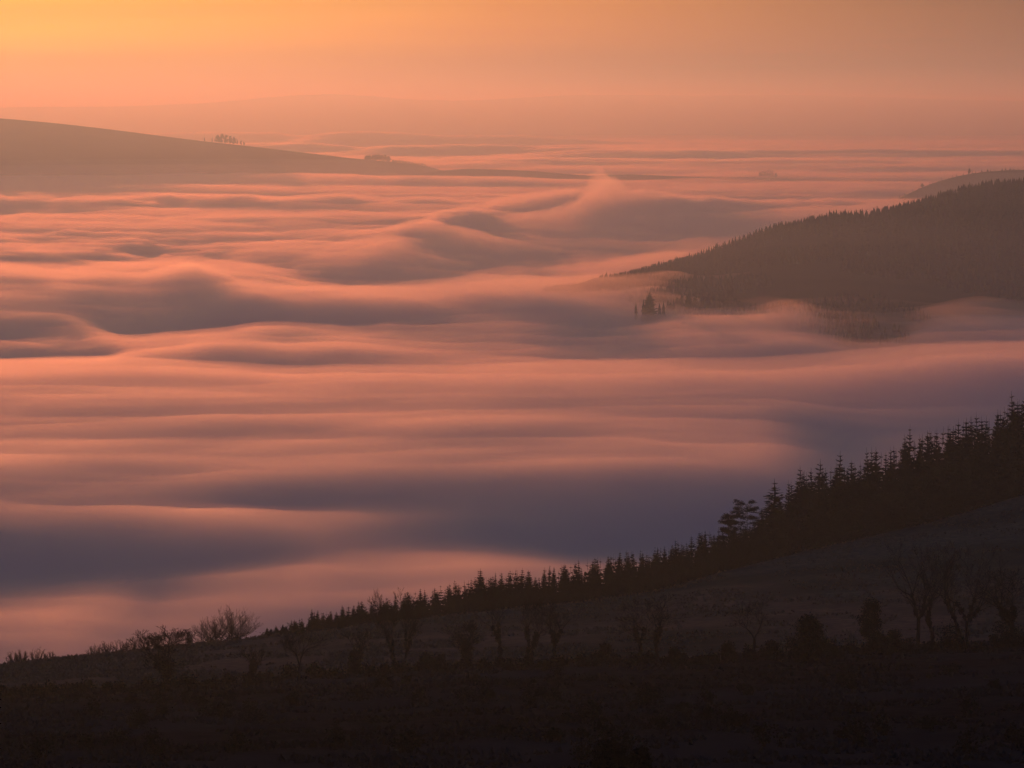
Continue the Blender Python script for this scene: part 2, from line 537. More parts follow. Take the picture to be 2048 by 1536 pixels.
# the near hump on the left
swell([(-200, 560, 9), (0, 547, 9), (45, 552, 8), (110, 575, 6), (200, 564, 9), (290, 557, 11), (340, 540, 18), (380, 534, 22), (430, 550, 16), (485, 576, 10), (560, 583, 9), (650, 577, 11), (740, 582, 9), (850, 590, 7), (1000, 592, 5)], 150, 240)
swell([(330, 660, -8, 0), (450, 640, -9, 0), (600, 625, -8, 0), (800, 640, -5, 0)], 160, 150)
swell([(-200, 620, 8), (0, 622, 5), (110, 625, 6), (180, 650, 5), (240, 683, 6)], 110, 170)
swell([(240, 705, 4), (320, 684, 7), (420, 679, 9), (510, 693, 6), (585, 714, 4)], 90, 150)
swell([(440, 660, 4), (520, 650, 6), (620, 640, 6), (760, 640, 4)], 80, 110)
swell([(560, 692, 3), (700, 680, 6), (950, 670, 6), (1200, 676, 5), (1500, 682, 5)], 80, 110)
# fog lapping round the foot of the wooded hill
swell([(1100, 596, 4), (1200, 580, 9), (1290, 567, 13), (1335, 566, 12)], 70, 80)
swell([(1480, 640, 3), (1560, 622, 7), (1610, 618, 8), (1660, 632, 3)], 110, 70)
swell([(1820, 644, 2), (1900, 626, 4), (2048, 620, 6), (2300, 620, 6)], 120, 160)
swell([(1250, 606, -9, 0), (1330, 600, -9, 0), (1500, 604, -8, 0)], 90, 90)
swell([(1560, 600, -8, 0), (1750, 620, -8, 0), (2100, 600, -8, 0)], 120, 200)
# distant fog banks beyond the open hill
swell([(150, 268, 74), (300, 264, 80), (430, 265, 80), (560, 267, 78), (700, 275, 56)], 500, 900)
swell([(700, 280, 40), (860, 273, 62), (1040, 272, 60), (1140, 277, 40)], 450, 800)
swell([(480, 290, 36), (640, 288, 44), (800, 294, 36), (980, 290, 42), (1200, 296, 32)], 380, 600)
swell([(1180, 302, 26), (1400, 300, 34), (1600, 297, 36), (1850, 299, 32), (2100, 300, 30)], 330, 600)
swell([(1000, 320, 20), (1200, 316, 24), (1400, 322, 18), (1700, 318, 24), (2000, 320, 22)], 260, 500)
swell([(1250, 630, -5, 0), (1285, 626, -8, 0), (1400, 628, -8, 0), (1560, 640, -10, 0), (1700, 650, -16, 0), (1800, 648, -16, 0), (1900, 630, -14, 0), (2100, 625, -12, 0)], 150, 110, 1.0)
# broad swells nearer by
swell([(-400, 752, 2), (0, 762, 7), (100, 748, 8), (250, 742, 8), (400, 752, 6), (620, 760, 2), (900, 768, 2), (1200, 757, 2), (1500, 766, 2), (1800, 748, 2), (2400, 740, 2)], 50, 45)
swell([(-300, 738, -8, 0), (100, 732, -8, 0), (300, 728, -9, 0), (600, 746, -9, 0), (900, 752, -9, 0), (1200, 744, -8, 0), (1500, 752, -8, 0), (2100, 735, -8, 0)], 60, 190)
swell([(1380, 650, 2), (1480, 672, 1), (1600, 674, 7), (1700, 676, 13), (1900, 670, 19), (2100, 664, 21), (2500, 658, 18)], 210, 90)
swell([(1450, 735, -6, 0), (1700, 725, -10, 0), (2100, 718, -12, 0)], 90, 110)
swell([(-300, 995, 13), (0, 992, 14), (300, 1000, 14), (700, 992, 14), (1100, 985, 12), (1500, 960, 10)], 95, 560)
swell([(-300, 1110, -10, 0), (0, 1100, -10, 0), (400, 1095, -10, 0), (800, 1070, -9, 0), (1200, 1060, -9, 0), (1500, 1040, -8, 0)], 80, 95)
swell([(-100, 1265, 2), (120, 1262, 5), (300, 1225, 1), (480, 1180, 4), (620, 1156, 5), (760, 1150, 4.5), (950, 1130, 5), (1150, 1110, 1)], 95, 80)

# long thin ripples combed across the basin and the plain
band = np.exp(-((D - 2350) / 800) ** 2)
Z += 3.0 * band * fbm(ux / 6.5, uy, 105.0, 3, 175, 0.6)
Z += 1.6 * (1 - mid) * (ridge(7.0, 75.0, 185) - .4)
# the broad shaded basin between the near hump and the lit plain
swell([(-300, 668, -8, 0), (100, 664, -9, 0), (500, 655, -8, 0), (900, 660, -10, 0), (1150, 672, -9, 0), (1300, 690, -5, 0), (1500, 700, -1, 0)], 260, 210, 0.8)
swell([(1250, 700, -8, 0), (1450, 706, -9, 0), (1700, 706, -7, 0), (2100, 700, -6, 0)], 90, 170)
swell([(1400, 762, 4), (1700, 752, 7), (2100, 748, 8)], 50, 70)
swell([(500, 592, 3), (750, 588, 7), (1000, 592, 8), (1200, 596, 5)], 120, 160, 0.8)

# crests and hollows are torn, not rounded
edge = np.clip(np.abs(Z - Z_calm) / 14, 0, 1) * np.clip((D - 1700) / 900, 0, 1) * np.clip(1.6 - D / 11000, 0, 1)
Z += edge * (7.0 * (ridge(1.7, 66.0, 195) - .45) + 3.2 * (ridge(1.5, 31.0, 205) - .45))

nr, na = Z.shape
top = np.stack([X, Y, Z], -1).reshape(-1, 3)
BOT = -69.0
near_edge = np.stack([X[0], Y[0], np.full(na, BOT)], -1)
far_edge = np.stack([X[-1], Y[-1], np.full(na, BOT)], -1)
V = np.vstack([top, near_edge, far_edge])
T = nr * na
i = (np.arange(nr - 1)[:, None] * na + np.arange(na - 1)[None]).ravel()
c = np.arange(na - 1)
last = (nr - 1) * na
faces = [np.stack([i, i + 1, i + na + 1, i + na], -1),
         np.stack([c + 1, c, T + c, T + c + 1], -1),
         np.stack([last + c, last + c + 1, T + na + c + 1, T + na + c], -1),
         np.stack([T + c, T + na + c, T + na + c + 1, T + c + 1], -1)]
sideL = np.concatenate([np.arange(nr) * na, [T + na, T]])
sideR = np.concatenate([(np.arange(nr) * na + na - 1)[::-1], [T + na - 1, T + na + na - 1]])
faces += [sideL[None], sideR[None]]
obj("sea_of_fog", make_mesh("sea_of_fog", V, faces, M_fog), kind="stuff")

# a thin veil of mist lying over the fog, patchy and soft
js, is_ = slice(0, nr, 2), np.unique(np.round(np.linspace(0, na - 1, 300)).astype(int))
Xm, Ym, Zm = X[js][:, is_], Y[js][:, is_], smooth_cols(Z, 3, 0)[js][:, is_]
Dm = D[js][:, is_]
patch = np.clip(fbm(Xm / 2.2, Ym, 420.0, 4, 210, 0.6) + 0.12, 0, 1)
Am = A[js][:, is_]
patch = patch * (1 - 0.8 * np.clip((Am - R(1.5)) / R(1.2), 0, 1) * np.exp(-((Dm - 2700) / 450) ** 2))
wisps = np.clip(1 - 2.6 * np.abs(fbm(Xm / 2.4 + 0.5 * Ym, Ym, 210.0, 4, 220, 0.6)), 0, 1) * np.clip((Dm - 1900) / 900, 0, 1) * np.clip(1.5 - Dm / 9000, 0, 1)


def plume(x, y, d, h, wa, wd, lean=0.0):
    a0_ = float(ray(x, y)[0])
    s_ = (Dm - d) / wd
    q_ = (Am - a0_ - R(lean) * s_) / R(wa)
    rag = 0.75 + 0.9 * fbm(Xm / 1.4, Ym / 1.2, 120.0, 4, 230, 0.6)
    return h * np.exp(-s_ ** 2 - q_ ** 2) * np.clip(rag, 0.1, 1.6)


veil = plume(1208, 350, 5500, 54, .32, 300, .25) + plume(1150, 400, 5150, 40, .35, 260, .3) + plume(1060, 410, 4900, 24, .6, 260) \
    + plume(920, 430, 4300, 22, .8, 240) + plume(790, 470, 3900, 18, .7, 220) + plume(375, 540, 3050, 14, .7, 130) + plume(1290, 574, 2900, 7, .4, 80) \
    + plume(1560, 614, 2640, 8, .5, 80) + plume(1950, 614, 2700, 4, .8, 90)
Zm = Zm + veil + 13 * wisps * np.clip(0.4 + 2 * fbm(Xm, Ym, 800.0, 1, 240), 0, 1)
Zm = Zm + (2.0 + 20 * patch * np.clip((Dm - 900) / 1500, 0.35, 1)) * np.clip(1.3 - Dm / 30000, 0.3, 1)
V = np.vstack([np.stack([Xm, Ym, Zm], -1).reshape(-1, 3), np.stack([Xm, Ym, np.full_like(Xm, -66.0)], -1).reshape(-1, 3)])
mr_, ma_ = Xm.shape
n = mr_ * ma_
i = (np.arange(mr_ - 1)[:, None] * ma_ + np.arange(ma_ - 1)[None]).ravel()
c = np.arange(ma_ - 1); r = np.arange(mr_ - 1) * ma_
l0, r0, f0 = r, r + ma_ - 1, (mr_ - 1) * ma_ + c
na_ = np.array([0])
bot = np.stack([n + c, n + f0, n + f0 + 1, n + c + 1], -1)
faces = [np.stack([i, i + 1, i + ma_ + 1, i + ma_], -1), bot,
         np.stack([c + 1, c, n + c, n + c + 1], -1), np.stack([f0, f0 + 1, n + f0 + 1, n + f0], -1),
         np.concatenate([np.arange(mr_) * ma_, [n + (mr_ - 1) * ma_, n]])[None],
         np.concatenate([(np.arange(mr_) * ma_ + ma_ - 1)[::-1], [n + ma_ - 1, n + n - 1]])[None]]
keep = np.zeros(2 * n, bool)
for f in faces:
    keep[f.ravel()] = True
idx = np.cumsum(keep) - 1
faces = [idx[f] for f in faces]
obj("thin_mist", make_mesh("thin_mist", V[keep], faces, mat_volume("mist_droplets", 0.0045, FOG_G, (1, 1, 1))), kind="stuff")


# the lowest air, thick with damp, lying in the valley over the fog
azv = np.linspace(R(-30), R(30), 70)
Dv = np.linspace(1250, 11500, 90)
Av, Dv = np.meshgrid(azv, Dv)
Xv, Yv = Dv * np.sin(Av), Dv * np.cos(Av)
Zv = 64 + 16 * fbm(Xv, Yv, 1400.0, 2, 250)
# it thins out to nothing at its margins
fall = np.clip((Dv - 1250) / 1500, 0, 1) * np.clip((11500 - Dv) / 2500, 0, 1) * np.clip((R(30) - np.abs(Av)) / R(5), 0, 1)
Zv = -60 + (Zv + 60) * (0.35 + 0.65 * fall)
n = Dv.size; ncol = len(azv); nrow = Dv.shape[0]
V = np.vstack([np.stack([Xv, Yv, Zv], -1).reshape(-1, 3), np.stack([Xv, Yv, np.full_like(Xv, -67.0)], -1).reshape(-1, 3)])
i = (np.arange(nrow - 1)[:, None] * ncol + np.arange(ncol - 1)[None]).ravel()
c = np.arange(ncol - 1); rr_ = np.arange(nrow - 1) * ncol; f0 = (nrow - 1) * ncol + c
faces = [np.stack([i, i + 1, i + ncol + 1, i + ncol], -1), np.stack([n + i, n + i + ncol, n + i + ncol + 1, n + i + 1], -1),
         np.stack([c + 1, c, n + c, n + c + 1], -1), np.stack([f0, f0 + 1, n + f0 + 1, n + f0], -1),
         np.stack([rr_, rr_ + ncol, n + rr_ + ncol, n + rr_], -1), np.stack([rr_ + ncol - 1 + ncol, rr_ + ncol - 1, n + rr_ + ncol - 1, n + rr_ + 2 * ncol - 1], -1)]
obj("valley_haze", make_mesh("valley_haze", V, faces, mat_volume("valley_haze", 0.00021, 0.55, (0.58, 0.86, 1.0), (1, 1, 1))), kind="stuff")

# ------------------------------------------------------------------ tree shapes
def tubes(segs, sides=3):
    """segs: rows (p0, p1, r0, r1) -> vertices and faces of open tapered tubes"""
    S = np.array([[*a, *b, r0, r1] for a, b, r0, r1 in segs])
    p0, p1, r0, r1 = S[:, :3], S[:, 3:6], S[:, 6], S[:, 7]
    d = p1 - p0
    d /= np.linalg.norm(d, axis=1, keepdims=True) + 1e-9
    ref = np.where(np.abs(d[:, 2:3]) > 0.9, np.array([[1., 0, 0]]), np.array([[0, 0, 1.]]))
    u = np.cross(d, ref); u /= np.linalg.norm(u, axis=1, keepdims=True) + 1e-9
    v = np.cross(d, u)
    V, n = [], len(S)
    for p, r in ((p0, r0), (p1, r1)):
        for k in range(sides):
            a = 2 * math.pi * k / sides
            V.append(p + (u * math.cos(a) + v * math.sin(a)) * r[:, None])
    V = np.stack(V, 1).reshape(-1, 3)
    b = np.arange(n)[:, None] * 2 * sides
    Fc = np.concatenate([np.concatenate([b + k, b + (k + 1) % sides, b + sides + (k + 1) % sides, b + sides + k], 1) for k in range(sides)])
    return V, Fc


def join(parts):
    Vs, Fs, o = [], {}, 0
    for V, Fc in parts:
        Vs.append(V)
        Fs.setdefault(Fc.shape[1], []).append(Fc + o)
        o += len(V)
    return np.vstack(Vs), [np.vstack(f) for f in Fs.values()]


def trunk_mesh(name, h, r, mat, lean=0.0, r2=0.02):
    segs, p = [], np.array([0., 0, -0.4])
    n = 6
    for i in range(n):
        q = np.array([lean * h * ((i + 1) / n) ** 1.5 + rnd.uniform(-.02, .02) * h * .3, rnd.uniform(-.02, .02) * h * .3, h * (i + 1) / n])
        segs.append((p, q, r + (r2 - r) * i / n, r + (r2 - r) * (i + 1) / n))
        p = q
    V, Fc = tubes(segs, 6)
    return make_mesh(name, V, Fc, mat)


def spruce_parts(seed, h=10.0, rad=2.0, top_open=0.25, up=0.15, lite=False):
    """crown of a Sitka spruce: whorls of boughs with side twigs, a bare leader on top"""
    rg = random.Random(seed)
    segs, leaf_V, leaf_F = [], [], []
    lev = 12 if lite else 27
    skew = [1 + 0.25 * rg.uniform(-1, 1) for _ in range(4)]
    for k in range(lev):
        t = (k + rg.uniform(0, 0.5)) / lev                      # 0 top .. 1 bottom
        z = h * (1 - 0.06 - 0.90 * t ** 0.92)
        w = rad * (0.10 + 0.90 * t ** (0.72 + top_open)) * rg.uniform(0.78, 1.12)
        nb = 4 if t < 0.12 else (6 if t < 0.4 or lite else 8)
        a0 = rg.uniform(0, 6.28)
        for j in range(nb):
            a = a0 + 6.283 * j / nb + rg.uniform(-.25, .25)
            L = w * rg.uniform(0.65, 1.15) * (1 + (skew[int(a * 0.6366) % 4] - 1))
            rise = (0.55 - 0.95 * t) * L * rg.uniform(0.6, 1.2) + up * L
            b = np.array([0, 0, z])
            tip = np.array([math.cos(a) * L, math.sin(a) * L, z + rise])
            mid_ = b * 0.5 + tip * 0.5 + np.array([0, 0, -0.06 * L])
            segs.append((b, mid_, 0.03, 0.022)); segs.append((mid_, tip, 0.022, 0.008))
            # flat sprays of needles on both sides, hanging a little
            side = np.array([-math.sin(a), math.cos(a), 0])
            ns = 1 if lite else (3 if t < 0.3 else 5)
            for q in range(ns):
                f = (q + 0.6) / ns
                c0 = b + (tip - b) * f + np.array([0, 0, -0.05 * L])
                for sgn in (-1, 1):
                    ll = (0.50 - 0.26 * f) * L * rg.uniform(.6, 1.25) + 0.07
                    e = c0 + side * sgn * ll + (tip - b) / (np.linalg.norm(tip - b) + 1e-6) * ll * 0.7 + np.array([0, 0, -0.16 * ll])
                    wv = (tip - b) * (0.46 / ns)
                    i0 = len(leaf_V)
                    leaf_V += [c0 - wv, c0 + wv, e, c0 + np.array([0, 0, -0.22 * ll])]
                    leaf_F += [(i0, i0 + 1, i0 + 2), (i0, i0 + 2, i0 + 3), (i0 + 1, i0 + 3, i0 + 2)]
    segs.append((np.array([0, 0, h * 0.86]), np.array([0, 0, h]), 0.03, 0.006))
    if lite:
        segs = segs[-1:]
    Vt, Ft = tubes(segs, 3)
    cc = [(0, 0, h * f) for f in np.linspace(.06, .80, 22)]
    core = leaves(cc, [rad * (.10 + .62 * (.97 - c[2] / h)) for c in cc], 90 if lite else 700, h * (.03 if lite else .017), seed)
    return join([(Vt, Ft), (np.array(leaf_V), np.array(leaf_F)), core])


def bare_segments(seed, h=8.0, spread=0.5, fork=0.28, stems=1, droop=0.0, twist=0.35, levels=6, thick=0.028):
    """leafless tree: trunk segments and branch segments apart"""
    rg = random.Random(seed)
    trunk, br = [], []

    def rv(s):
        return np.array([rg.gauss(0, s), rg.gauss(0, s), rg.gauss(0, s * 0.6)])

    def grow(p, d, L, r, lev):
        n = 3 if lev < 3 else 2
        for i in range(n):
            d = d + rv(twist * (0.30 + 0.08 * lev)) + np.array([0, 0, 0.07 - droop * lev * 0.05])
            d /= np.linalg.norm(d)
            q = p + d * L / n
            r2 = max(r * (1 - 0.30 / n), 0.016)
            (trunk if lev <= 1 else br).append((p, q, r, r2))
            p, r = q, r2
            if lev >= 1 and lev < levels and i < n - 1 and rg.random() < 0.75:
                s = d + rv(spread * 1.1); s /= np.linalg.norm(s)
                grow(p, s, L * rg.uniform(.45, .7), r * 0.5, min(lev + 2, levels))
        if lev < levels:
            for _ in range(2 if rg.random() < 0.55 else 3):
                s = d + rv(spread * (1.0 if lev else 0.9)); s[2] += 0.10; s /= np.linalg.norm(s)
                grow(p, s, L * rg.uniform(0.62, 0.88), r * rg.uniform(.55, .75), lev + 1)

    for s in range(stems):
        d = np.array([rg.gauss(0, .12), rg.gauss(0, .12), 1.0]) if stems == 1 else np.array([rg.gauss(0, .45), rg.gauss(0, .45), 1.0])
        d /= np.linalg.norm(d)
        off = np.array([rg.gauss(0, .07) * h, rg.gauss(0, .07) * h, 0]) * (0 if stems == 1 else 1) + np.array([0, 0, -0.03 * h])
        grow(off, d, h * fork, h * thick / (stems ** .5), 0)
    allp = np.array([s[1] for s in trunk + br])
    k = h / np.percentile(allp[:, 2], 97)
    sc_ = lambda S: [(a * k, b * k, r0, r1) for a, b, r0, r1 in S]
    return sc_(trunk), sc_(br)


def shrub_segments(seed, h, w, stems=16):
    """many-stemmed leafless shrub filling a dome from the ground up"""
    rg = random.Random(seed)
    segs, base = [], []
    W = w / 2
    for s in range(stems):
        ang = rg.uniform(0, 6.283); th = rg.uniform(0, 1.0) ** .42
        ex = W * th * rg.uniform(.75, 1.08); ez = h * math.sqrt(max(1 - th * th * .85, 0.05)) * rg.uniform(.72, 1.05)
        o = np.array([rg.gauss(0, .16) * w, rg.gauss(0, .16) * w, -.25])
        e = np.array([ex * math.cos(ang), ex * math.sin(ang), ez])
        c = o * .5 + e * .5 + np.array([ex * .18 * math.cos(ang), ex * .18 * math.sin(ang), -.06 * h])
        p, n = o, 7
        for i in range(1, n + 1):
            t = i / n
            q = o * (1 - t) ** 2 + c * 2 * t * (1 - t) + e * t * t + np.array([rg.gauss(0, .015), rg.gauss(0, .015), 0]) * h
            (base if i <= 2 else segs).append((p, q, .045 * (1.1 - t) + .008, .045 * (1.1 - t - 1 / n) + .008))
            if i >= 2:
                for _ in range(4):
                    d = (q - p) / np.linalg.norm(q - p) + np.array([rg.gauss(0, .5), rg.gauss(0, .5), rg.uniform(0, .5)])
                    L = h * rg.uniform(.10, .22)
                    f = q + d / np.linalg.norm(d) * L
                    segs.append((q, f, .012, .007))
                    for _ in range(2):
                        d2 = d / np.linalg.norm(d) + np.array([rg.gauss(0, .45), rg.gauss(0, .45), .25])
                        m = q + (f - q) * rg.uniform(.4, .9)
                        segs.append((m, m + d2 / np.linalg.norm(d2) * L * .55, .008, .005))
            p = q
    return base, segs


def leaves(centres, radii, n, size, seed, flat=0.0):
    """n small leaf faces spread through a set of soft balls"""
    g = np.random.default_rng(seed)
    C, Rr = np.array(centres, float), np.array(radii, float)
    w = Rr ** 2; idx = g.choice(len(C), n, p=w / w.sum())
    d = g.normal(size=(n, 3)); d /= np.linalg.norm(d, axis=1, keepdims=True)
    rr = Rr[idx] * g.random(n) ** 0.4 * (1 + 0.18 * g.normal(size=n))
    P = C[idx] + d * rr[:, None] * np.array([1, 1, 1 - flat])
    u = g.normal(size=(n, 3)); u /= np.linalg.norm(u, axis=1, keepdims=True)
    v = np.cross(u, g.normal(size=(n, 3))); v /= np.linalg.norm(v, axis=1, keepdims=True) + 1e-9
    s = size * g.uniform(.6, 1.3, n)[:, None]
    V = np.stack([P - u * s, P + v * s * .6, P + u * s, P - v * s * .6], 1).reshape(-1, 3)
    return V, np.arange(n * 4).reshape(-1, 4)


def place(az, d, dz=0.0, terrain=None):
    t = terrain or near
    return (d * math.sin(az), d * math.cos(az), float(t.z(az, d)) + dz)


def root(name, loc, rz=0.0, scale=(1, 1, 1)):
    o = bpy.data.objects.new(name, None)
    o.empty_display_size = 0.3
    link(o)
    o.location = loc; o.rotation_euler = (0, 0, rz); o.scale = scale
    return o


def copy_thing(src, loc, rz, scale):
    c = src.copy(); link(c)
    c.location = loc; c.rotation_euler = (0, 0, rz); c.scale = scale
    for ch in src.children:
        k = ch.copy(); link(k, c)
    return c


def zone(x, table):
    for lim, word in table:
        if x < lim:
            return word
    return table[-1][1]


HEDGE_ZONES = [(290, "left of the leftmost bare tree"), (460, "round the foot of the leftmost bare tree"), (560, "below the squat ivy-dark tree"),
               (660, "below the slim open-crowned tree"), (745, "below the narrow ivy-clad stem"), (850, "below the tall forked tree"), (965, "below the short stumpy tree"),
               (1160, "below the group of three bare trees"), (1250, "left of the twin bare trees"), (1350, "below the twin bare trees"), (1480, "round the thin post"),
               (1565, "below the thin bare sapling"), (1690, "below the rounded evergreen"), (1795, "below the ivy-smothered tree"), (1900, "below the left very tall tree"),
               (1990, "below the right very tall tree"), (9999, "at the right edge")]
PLANT_ZONES = [(590, "at the tapering left end"), (690, "just right of its left end"), (765, "left of the tall forked tree"), (850, "right behind the tall forked tree"), (950, "behind the short stumpy tree"), (1030, "behind the leftmost of the three bare trees"), (1080, "behind the middle of the three bare trees"), (1150, "behind the rightmost of the three bare trees"), (1220, "left of the twin bare trees"),
               (1270, "above the left twin tree"), (1330, "above the right twin tree"), (1390, "some way left of the windswept larches"), (1450, "just left of the windswept larches"), (1610, "round the windswept larches and widest spruce"),
               (1660, "left of the tallest lone spire"), (1740, "round the tallest lone spire"), (1800, "right of the tallest lone spire"), (1880, "in the middle of the tall stand"), (1935, "right of the middle spire of the tall stand"), (1990, "in the upper right of the tall stand"), (9999, "at the right edge below the topmost spire")]
CREST_ZONES = [(1240, "at its left tip in the fog"), (1340, "above the lone fog spruce"), (1460, "on its lower slope"), (1580, "on the long middle rise"),
               (1700, "left of the notch"), (1800, "just right of the notch"), (1920, "below the far hill"), (9999, "at the right edge")]

# ------------------------------------------------------------------ the spruce plantation behind the field
tip_line = [(515, 1260), (539, 1252), (558, 1243), (586, 1234), (623, 1221), (658, 1214), (713, 1199), (778, 1189), (834, 1176), (908, 1160), (931, 1153), (989, 1139), (1033, 1135), (1094, 1128), (1142, 1118),
            (1177, 1111), (1244, 1098), (1288, 1092), (1323, 1082), (1367, 1070), (1421, 1050), (1500, 1042), (1530, 1010), (1570, 985), (1590, 948), (1604, 936), (1640, 928), (1685, 918), (1716, 916), (1745, 890), (1764, 892), (1795, 880), (1818, 864),
            (1843, 858), (1906, 844), (1932, 834), (1954, 820), (2000, 814), (2025, 803), (2048, 788), (2150, 755), (2400, 690)]
tip = curve(tip_line)
protos = []
for k in range(6):
    h = 10.0
    r = root("spruce_tree", (0, 0, 0))
    V, Fs = spruce_parts(40 + k, h, [1.9, 2.1, 1.7, 2.3, 2.0, 1.8][k], [0.1, 0.3, 0.2, 0.05, 0.35, 0.25][k], [0.1, 0.2, 0.25, 0.05, 0.15, 0.2][k])
    obj("trunk", trunk_mesh("spruce_trunk", h * 0.93, 0.17, M_bark), r)
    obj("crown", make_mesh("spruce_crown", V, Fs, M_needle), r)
    protos.append(r)
a0, a1 = float(ray(532, 1262)[0]), float(ray(2120, 800)[0])
SKY_K = 6   # knot of the skyline in the near loft
rows = [(-1, 0.60, 1.1), (3, 0.76, 1.05), (8, 0.92, 1.0), (13, 1.0, 0.85), (19, 1.0, 0.9)]
spots = []
for ri, (off, frac, gap) in enumerate(rows):
    a = a0 + rnd.uniform(0, .002)
    while a < a1:
        ds = float(near.knot_d(a, SKY_K))
        x_here = 1024 + F * math.tan(a)
        pitch_ = np.interp(x_here, [530, 1100, 1600, 2100], [2.1, 2.6, 2.9, 3.3]) * gap
        d = ds + off + rnd.uniform(-1.5, 1.5)
        spots.append((a, d, frac, ri))
        a += pitch_ * rnd.uniform(.6, 1.4) / d
EDGE = "Sitka spruces of the plantation behind the field"
used = set()


def spruce_at(a, d, top_tan, wide=1.0, label=None, group=EDGE):
    x, y, z = place(a, d)
    zt = H + d * top_tan
    h = max(zt - z, 1.6)
    k = rnd.randrange(6)
    w = (0.165 * h + 0.62) / 1.95 * wide * rnd.uniform(.75, 1.28)
    s = (w, w, h / 10)
    if k not in used:
        used.add(k)
        o = protos[k]
        o.location = (x, y, z); o.rotation_euler = (0, 0, rnd.uniform(0, 6.28)); o.scale = s
    else:
        o = copy_thing(protos[k], (x, y, z), rnd.uniform(0, 6.28), s)
        o.rotation_euler = (rnd.gauss(0, .022), rnd.gauss(0, .022), rnd.uniform(0, 6.28))
    xp = 1024 + F * math.tan(a)
    if label is None:
        zw = zone(xp, PLANT_ZONES)
        label = ("tall" if xp > 1530 else "small") + " dark plantation spruce, one of many " + zw
        group = group + ", " + zw
    tag(o, label, "tree", group)
    return o


n_ind = 0
order = sorted(range(len(spots)), key=lambda i: (-(spots[i][2] == 1.0), rnd.random()))
extra = []
for i in order:
    a, d, frac, ri = spots[i]
    zt = H + d * tip(a)
    zg = float(near.z(a, d))
    h = zt - zg
    j = rnd.gauss(0, .045) - abs(rnd.gauss(0, .09)) + (0.08 if rnd.random() < .07 else 0)
    h2 = h * frac * (1 + j) if frac < .9 else h - abs(rnd.gauss(0, 9 if frac == 1 else 14)) / F * d
    tt = (zg + h2 - H) / d
    if n_ind < 290:
        spruce_at(a, d, tt)
        n_ind += 1
    else:
        extra.append((a, d, h2))
# the rest of the plantation, too dense to tell apart, as one mass
lites = [spruce_parts(140 + q, 10, 2.0, .15, .15, lite=True) for q in range(4)]
pieces = []
for (a, d, h2) in extra + [(rnd.uniform(a0 + .004, a1), None, None) for _ in range(330)]:
    if d is None:
        ds = float(near.knot_d(a, SKY_K)); d = ds + 24 + 60 * rnd.random()
        h2 = H + d * (tip(a) - rnd.uniform(4, 26) / F) - float(near.z(a, d))
    x, y, z = place(a, d)
    w = (0.17 * h2 + .6) / 1.95
    (Vl, Fl) = lites[rnd.randrange(4)]
    ca, sa = math.cos(h2 * 9), math.sin(h2 * 9)
    Vn = np.stack([(Vl[:, 0] * ca - Vl[:, 1] * sa) * w + x, (Vl[:, 0] * sa + Vl[:, 1] * ca) * w + y, Vl[:, 2] * h2 / 10 + z], -1)
    for f_ in Fl:
        pieces.append((Vn, f_))
# ferns and brash along the foot of the trees
cs, rs = [], []
for _ in range(420):
    a = rnd.uniform(a0 - .001, a1); d = float(near.knot_d(a, SKY_K)) + rnd.uniform(-3.5, 4)
    x, y, z = place(a, d)
    cs.append((x, y, z + .3)); rs.append(rnd.uniform(.5, 1.0) * (1 + 0.9 * (a - a0) / (a1 - a0)))
pieces.append(leaves(cs, rs, 26000, .16, 3))
V, Fs = join(pieces)
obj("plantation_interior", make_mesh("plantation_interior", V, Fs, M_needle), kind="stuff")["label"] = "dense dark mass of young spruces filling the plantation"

# ------------------------------------------------------------------ single trees
def bare_tree(x, ytop, ybase, label, seed, width=None, ivy=0.0, stems=1, spread=0.5, fork=0.26, group="bare trees along the hedge", name="bare_tree", dd=0.0, sky_line=False, cat="tree", thick=0.032, levels=6):
    a, tb = [float(v) for v in ray(x, ybase)]
    # find where the ray to the base meets the ground
    ds = np.linspace(120, float(near.knot_d(a, SKY_K)) + 2, 500)
    if sky_line:
        d = float(near.knot_d(a, SKY_K)) + dd
    else:
        g = H + ds * tb - np.array([near.z(a, q) for q in ds])
        hit = np.where(g < 0)[0]
        d = (ds[hit[0]] if len(hit) else ds[-1]) + dd
    px, py, pz = place(a, d)
    h = H + d * float(ray(x, ytop)[1]) - pz
    if name == "bare_shrub":
        tr, br = shrub_segments(seed, h, width / F * d, stems)
    else:
        tr, br = bare_segments(seed, h, spread, fork, stems, thick=thick, levels=levels)
    P = np.array([s[1] for s in tr + br])
    wid = np.percentile(P[:, 0], 97) - np.percentile(P[:, 0], 3)
    k = 1.0 if width is None else (width / F * d) / wid
    k = 1.0 if name == 'bare_shrub' else min(max(k, .5), 2.4)
    r = root(name, (px, py, pz), 0, (k, k, 1))
    V, Fc = tubes(tr, 5)
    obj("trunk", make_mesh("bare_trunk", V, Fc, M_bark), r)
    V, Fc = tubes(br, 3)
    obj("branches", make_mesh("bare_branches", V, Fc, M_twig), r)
    if ivy:
        C = [s[1] for s in tr if s[1][2] < h * 0.85]
        # leaves cling close to the stems
        V, Fc = leaves(C, [ivy * rnd.uniform(.6, 1.2) for _ in C], int(700 + 2500 * ivy), .13, seed + 5, -0.3)
        obj("ivy", make_mesh("ivy", V, Fc, M_ivy), r)
    tag(r, label, cat, group)
    return r


